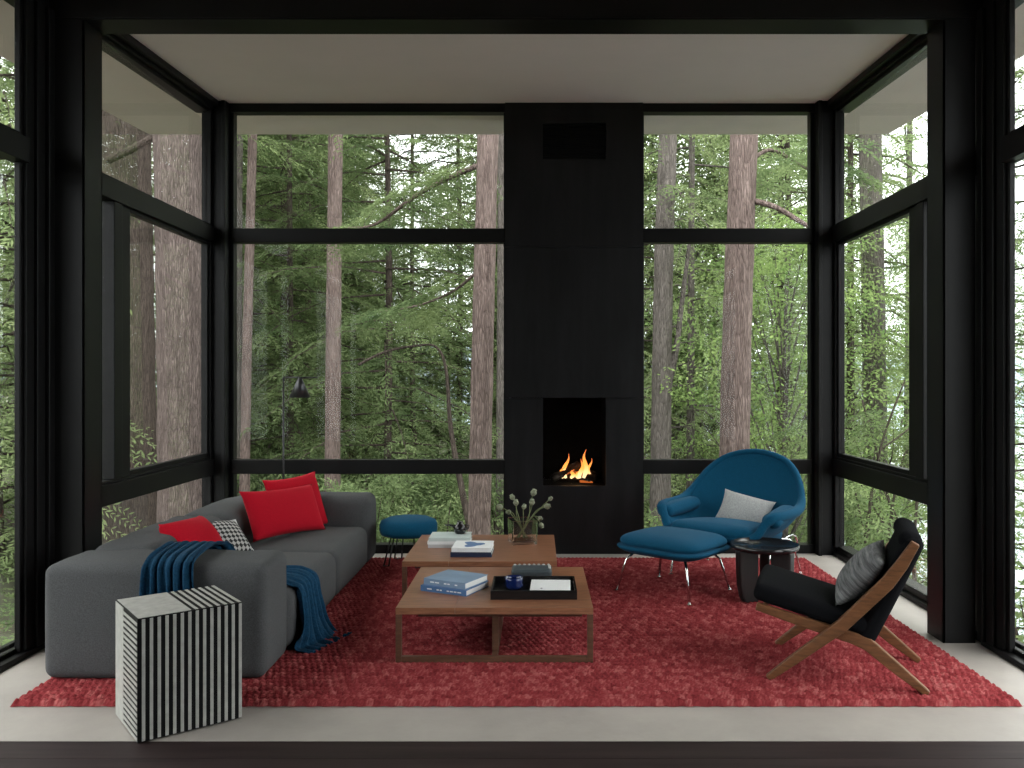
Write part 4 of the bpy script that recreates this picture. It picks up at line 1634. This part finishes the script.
NL = ['dark drooping evergreen between the slim and the reddish trunk', 'dense dark fir just left of the slim middle trunk', 'dark drooping evergreen behind the left corner post',
      'mid green cedar behind the left side window', 'slim grey stemmed evergreen right of the pale forked trunk', 'yellow green leafy maple right of the stout brown trunk',
      'mid green cedar behind the fireplace and pale forked trunk', 'mid green cedar behind the right corner post', 'slim evergreen seen through the right bay window',
      'dense dark fir at the far left beyond the left column', 'cedar outside the tall glass door at the left edge', 'drooping evergreen outside the tall glass door at the right edge']
for (k, px, Y, s), lb in zip(near, NL):
    plant_tree(k, NM[k], px_x(px, Y), Y, s, rnd.uniform(0, 6), lb, 'tree', 'leafy trees nearest the glass')
# far wood
far = []
for i in range(70):
    Y = rnd.uniform(21, 46)
    px = rnd.uniform(-60, 820)
    far.append((rnd.choice(['hemlock', 'cedar', 'fir', 'slender', 'cedar', 'alder']), px, Y, rnd.uniform(0.95, 1.35)))
for i in range(16):
    far.append((rnd.choice(['hemlock', 'fir', 'hemlock', 'cedar']), rnd.choice([rnd.uniform(225, 375), rnd.uniform(225, 505)]), rnd.uniform(19, 31), rnd.uniform(0.8, 1.1)))
for i in range(6):
    far.append((rnd.choice(['cedar', 'slender', 'alder']), rnd.uniform(830, 1100), rnd.uniform(40, 52), rnd.uniform(0.9, 1.2)))
for k, px, Y, s in far:
    if (365 < px < 480 and Y > 24) or (660 < px < 715 and Y > 26): s *= 0.55
    plant_tree(k, NM[k], px_x(px, Y), Y, s, rnd.uniform(0, 6), 'tree deep in the wood behind the nearer trunks', 'tree', 'trees deep in the wood')
# a few to either side of the house
for (x, y, k, s) in ((-11, 3, 'hemlock', 1), (-12, 8, 'cedar', 1), (-9.5, 11, 'fir', 0.9), (9.5, 7.5, 'cedar', 0.9), (11, 12, 'alder', 1), (-13, -3, 'fir', 1), (13, 1, 'slender', 1)):
    plant_tree(k, NM[k], x, y, s, rnd.uniform(0, 6), 'tree standing beside the house beyond the side glass', 'tree', 'trees beside the house')


# ---------------- the big trunks seen through the glass
def trunk_tree(name, pts, r0, r1, bark, label, limbs=(), crown=None, group=None):
    """pts: (pixel x, pixel y, distance) along the trunk inside the view; run on down to the ground and up out of view"""
    P = [Vector((px_x(x, Y), Y, px_z(y, Y))) for x, y, Y in pts]
    d0 = (P[1] - P[0]).normalized()
    d1 = (P[-1] - P[-2]).normalized()
    low = P[0]
    g = ground_z(low.x, low.y) - 0.3
    base = low + d0 * ((g - low.z) / d0.z) if abs(d0.z) > 0.3 else Vector((low.x, low.y, g))
    top = P[-1] + d1 * (9.0 if crown else 0.02)
    root = empty(name, base)
    m = MB()
    allp = [base] + P + ([top] if crown else [])
    zz = [(p.z - base.z) for p in allp]
    Pc = catmull([p - base for p in allp], 8)
    n = len(Pc)
    rad = [r0 * (1 + 0.35 * math.exp(-Pc[i].z / 0.6)) + (r1 - r0) * (Pc[i].z / max(1e-3, Pc[-1].z)) for i in range(n)]
    m.tube(Pc, [r * (1 + 0.025 * math.sin(i * 1.9)) for i, r in enumerate(rad)], 24)
    lv = Leaves(len(name) + int(r0 * 1000))
    rr = random.Random(int(r0 * 1e4) + n)
    for lb in limbs:
        q = [Vector((px_x(x, Y), Y, px_z(y, Y))) - base for x, y, Y in lb[0]]
        qq = catmull(q, 5)
        m.tube(qq, [lb[1] + (lb[2] - lb[1]) * i / (len(qq) - 1) for i in range(len(qq))], 8)
        if lb[3]:
            for i in range(2, len(qq), 2):
                v = qq[i] - qq[i - 1]
                for s in (-0.8, 0.7):
                    lv.branch(tuple(qq[i]), math.atan2(v.y, v.x) + s + rr.uniform(-.3, .3), rr.uniform(0.5, 1.0), 0.05, 0.40, 0.085, 0.28, 14, 1.8)
    if crown:
        z0, nb, L = crown
        tz = Pc[-1].z
        for i in range(nb):
            t = (i + rr.random()) / nb
            z = (z0 - base.z) + (tz - z0 + base.z) * t
            k = min(range(n), key=lambda a: abs(Pc[a].z - z))
            az = i * 2.4 + rr.uniform(-.4, .4)
            lv.branch(tuple(Pc[k]), az, L * (1 - 0.6 * t) * rr.uniform(0.7, 1.1), 0.1, 0.45, 0.10, 0.28, 18, 1.7)
    m.build('trunk', M[bark], root)
    if lv.P:
        link_mesh('foliage', lv.mesh('foliage', M['leaf_dark'] if bark != 'bark_grey' else M['leaf_mid']), root)
    tag(root, label, 'tree', group)
    return root


trunk_tree('fir_tree', [(184, 500, 11), (181, 300, 11), (177, 120, 11)], 0.32, 0.26, 'bark', 'thick straight grey brown trunk outside the left side window', crown=(5.0, 26, 3.0))
trunk_tree('fir_tree', [(131, 480, 12.6), (128, 300, 12.6), (125, 110, 12.6)], 0.37, 0.33, 'bark_dark', 'dark thick trunk farthest left behind the left side window',
           limbs=[([(108, 160, 12.1), (130, 150, 11.9), (155, 136, 11.7)], 0.06, 0.045, False)], crown=(5.6, 22, 3.2))
trunk_tree('fir_tree', [(237, 540, 15), (237.5, 350, 15), (238.5, 140, 15)], 0.085, 0.06, 'bark_grey', 'thin grey trunk against the left corner post', crown=(5.5, 16, 2.0))
trunk_tree('fir_tree', [(244, 540, 13), (247, 350, 13), (252.5, 140, 13)], 0.078, 0.052, 'bark_red', 'slim leaning pinkish trunk by the left corner post', crown=(5.2, 16, 2.2))
trunk_tree('fir_tree', [(332, 540, 13), (333.5, 330, 13), (335.5, 140, 13)], 0.122, 0.095, 'bark_red', 'slim pinkish trunk in the middle of the left back window', crown=(5.2, 20, 2.4))
trunk_tree('fir_tree', [(479, 540, 10), (483, 330, 10), (488, 135, 10)], 0.138, 0.105, 'bark_red', 'reddish trunk just left of the fireplace',
           limbs=[([(484, 165, 10), (467, 170, 10.2), (420, 193, 10.6), (376, 224, 11), (345, 228, 11.3)], 0.042, 0.012, True),
                  ([(481, 268, 10), (455, 290, 10.3), (420, 305, 10.6), (380, 312, 11)], 0.022, 0.008, True)], crown=(4.6, 26, 2.6))
trunk_tree('fir_tree', [(500, 540, 14), (501, 350, 14), (502, 140, 14)], 0.075, 0.06, 'bark_grey', 'thin trunk squeezed between the reddish trunk and the fireplace', crown=(5.6, 14, 1.8))
trunk_tree('alder_tree', [(660, 545, 13), (661.5, 400, 13), (664, 250, 13), (668, 135, 13)], 0.165, 0.11, 'bark_grey', 'pale forked trunk just right of the fireplace',
           limbs=[([(666, 395, 13), (676, 350, 13), (681, 310, 13.1), (690, 240, 13.3)], 0.06, 0.03, False),
                  ([(668, 180, 13), (690, 205, 12.7), (712, 232, 12.4)], 0.03, 0.012, True)], crown=(5.4, 18, 2.6))
trunk_tree('fir_tree', [(733, 545, 9.6), (737, 330, 9.6), (744, 135, 9.6)], 0.183, 0.112, 'bark_red', 'stout brown trunk behind the blue armchair',
           limbs=[([(748, 200, 9.6), (775, 207, 9.4), (808, 226, 9.2), (840, 240, 9.0)], 0.038, 0.018, False),
                  ([(746, 165, 9.6), (770, 150, 9.8), (800, 165, 9.9), (830, 182, 10)], 0.028, 0.01, True)], crown=(4.4, 26, 2.8))
trunk_tree('sapling', [(474, 545, 11.5), (462, 490, 11.5), (451, 430, 11.5), (446, 370, 11.5), (436, 347, 11.5), (415, 346, 11.5), (385, 352, 11.5), (358, 365, 11.4)], 0.07, 0.02, 'bark_dark',
           'bare thin sapling arching over to the left of the reddish trunk')
trunk_tree('fir_tree', [(876, 545, 14), (874, 350, 14), (870, 135, 14)], 0.20, 0.16, 'bark_grey', 'grey trunk outside the right bay window',
           limbs=[([(874, 330, 14), (905, 350, 13.5), (925, 380, 13)], 0.04, 0.02, True)], crown=(1.8, 34, 2.2))

for pts, lb in (([(862, 640, 9.5), (866, 540, 9.5), (880, 450, 9.4), (905, 380, 9.3)], 'bare thin sapling leaning right outside the right bay window'),
                ([(905, 640, 10), (900, 560, 10), (884, 480, 10), (862, 400, 10)], 'bare thin sapling leaning left outside the right bay window'),
                ([(880, 640, 11), (888, 540, 11), (900, 470, 11), (924, 400, 11)], 'slender bare stem crossing behind the leaning saplings'),
                ([(918, 640, 9), (914, 560, 9), (917, 500, 9), (924, 430, 9)], 'bare stem beside the right column, outside')):
    q = pts
    trunk_tree('sapling', q, 0.035, 0.008, 'bark_dark', lb,
               limbs=[([q[1], ((q[1][0] + q[2][0]) / 2 - 22, (q[1][1] + q[2][1]) / 2 - 20, q[1][2]), (q[2][0] - 45, q[2][1] - 30, q[1][2])], 0.014, 0.004, True),
                      ([q[2], ((q[3][0] + q[2][0]) / 2 + 20, (q[3][1] + q[2][1]) / 2 + 10, q[1][2]), (q[3][0] + 30, q[3][1] + 10, q[1][2])], 0.012, 0.004, True)])

# ---------------- shrubs and undergrowth
SH = {}
for i, (mt, lf, per) in enumerate((('leaf_mid', 0.075, 360), ('leaf_light', 0.060, 340), ('leaf_dark', 0.080, 400))):
    lv = Leaves(40 + i)
    r2 = random.Random(60 + i)
    m = MB()
    for k in range(16):
        az, rr, z = r2.uniform(0, 6.28), r2.uniform(0.1, 0.75), r2.uniform(0.35, 1.5)
        c_ = Vector((rr * math.cos(az), rr * math.sin(az), z))
        lv.blob(c_, r2.uniform(0.25, 0.42), per // 2, lf, 0.30, 0.6)
        m.tube([(0.05 * math.cos(az), 0.05 * math.sin(az), -0.4), c_ * 0.5 + Vector((0, 0, 0.1)), c_], [0.018, 0.012, 0.004], 5, cap=False)
    ob = m.build('stems', M['bark_dark'])
    tm = ob.data
    bpy.data.objects.remove(ob)
    SH[i] = (tm, lv.mesh('foliage', M[mt]))
rnd = random.Random(9)
for i in range(36):
    Y = rnd.uniform(10.6, 17.5)
    px = rnd.uniform(235, 960)
    if px > 800: px -= 480
    x = px_x(px, Y)
    k = rnd.choice([0, 2, 2, 2, 2])
    if px > 640: k = rnd.choice([0, 1, 2])
    root = empty('shrub', (x, Y, ground_z(x, Y)), rnd.uniform(0, 6))
    s = rnd.uniform(0.8, 1.25)
    root.scale = (s, s, s)
    link_mesh('stems', SH[k][0], root)
    link_mesh('foliage', SH[k][1], root)
    tag(root, 'green shrub growing low on the slope below the windows', 'shrub', 'shrubs on the slope outside')
root = empty('shrub', (4.15, 6.6, ground_z(4.15, 6.6)), 1.0)
root.scale = (1.3, 1.3, 1.75)
link_mesh('stems', SH[0][0], root)
link_mesh('foliage', SH[0][1], root)
tag(root, 'broad green bush just outside the tall glass door at the right edge', 'shrub')
lv = Leaves(99)
for i in range(700):
    Y = rnd.uniform(7.9, 30)
    x = px_x(rnd.uniform(-40, 800 if Y > 10 else 1000), Y)
    z = ground_z(x, Y)
    for k in range(5):
        lv.spray(np.array([x, Y, z]), np.array([math.cos(k * 1.3 + i), math.sin(k * 1.3 + i), 0.9]), 0.8, np.array([0, 0, 1.0]), 0.5, 0.085, 0.32, 1.6)
ug = bpy.data.objects.new('undergrowth', lv.mesh('undergrowth', M['leaf_dark']))
COL.objects.link(ug)
tag(ug, 'ferns and low plants covering the forest floor outside', 'undergrowth', None, 'stuff')
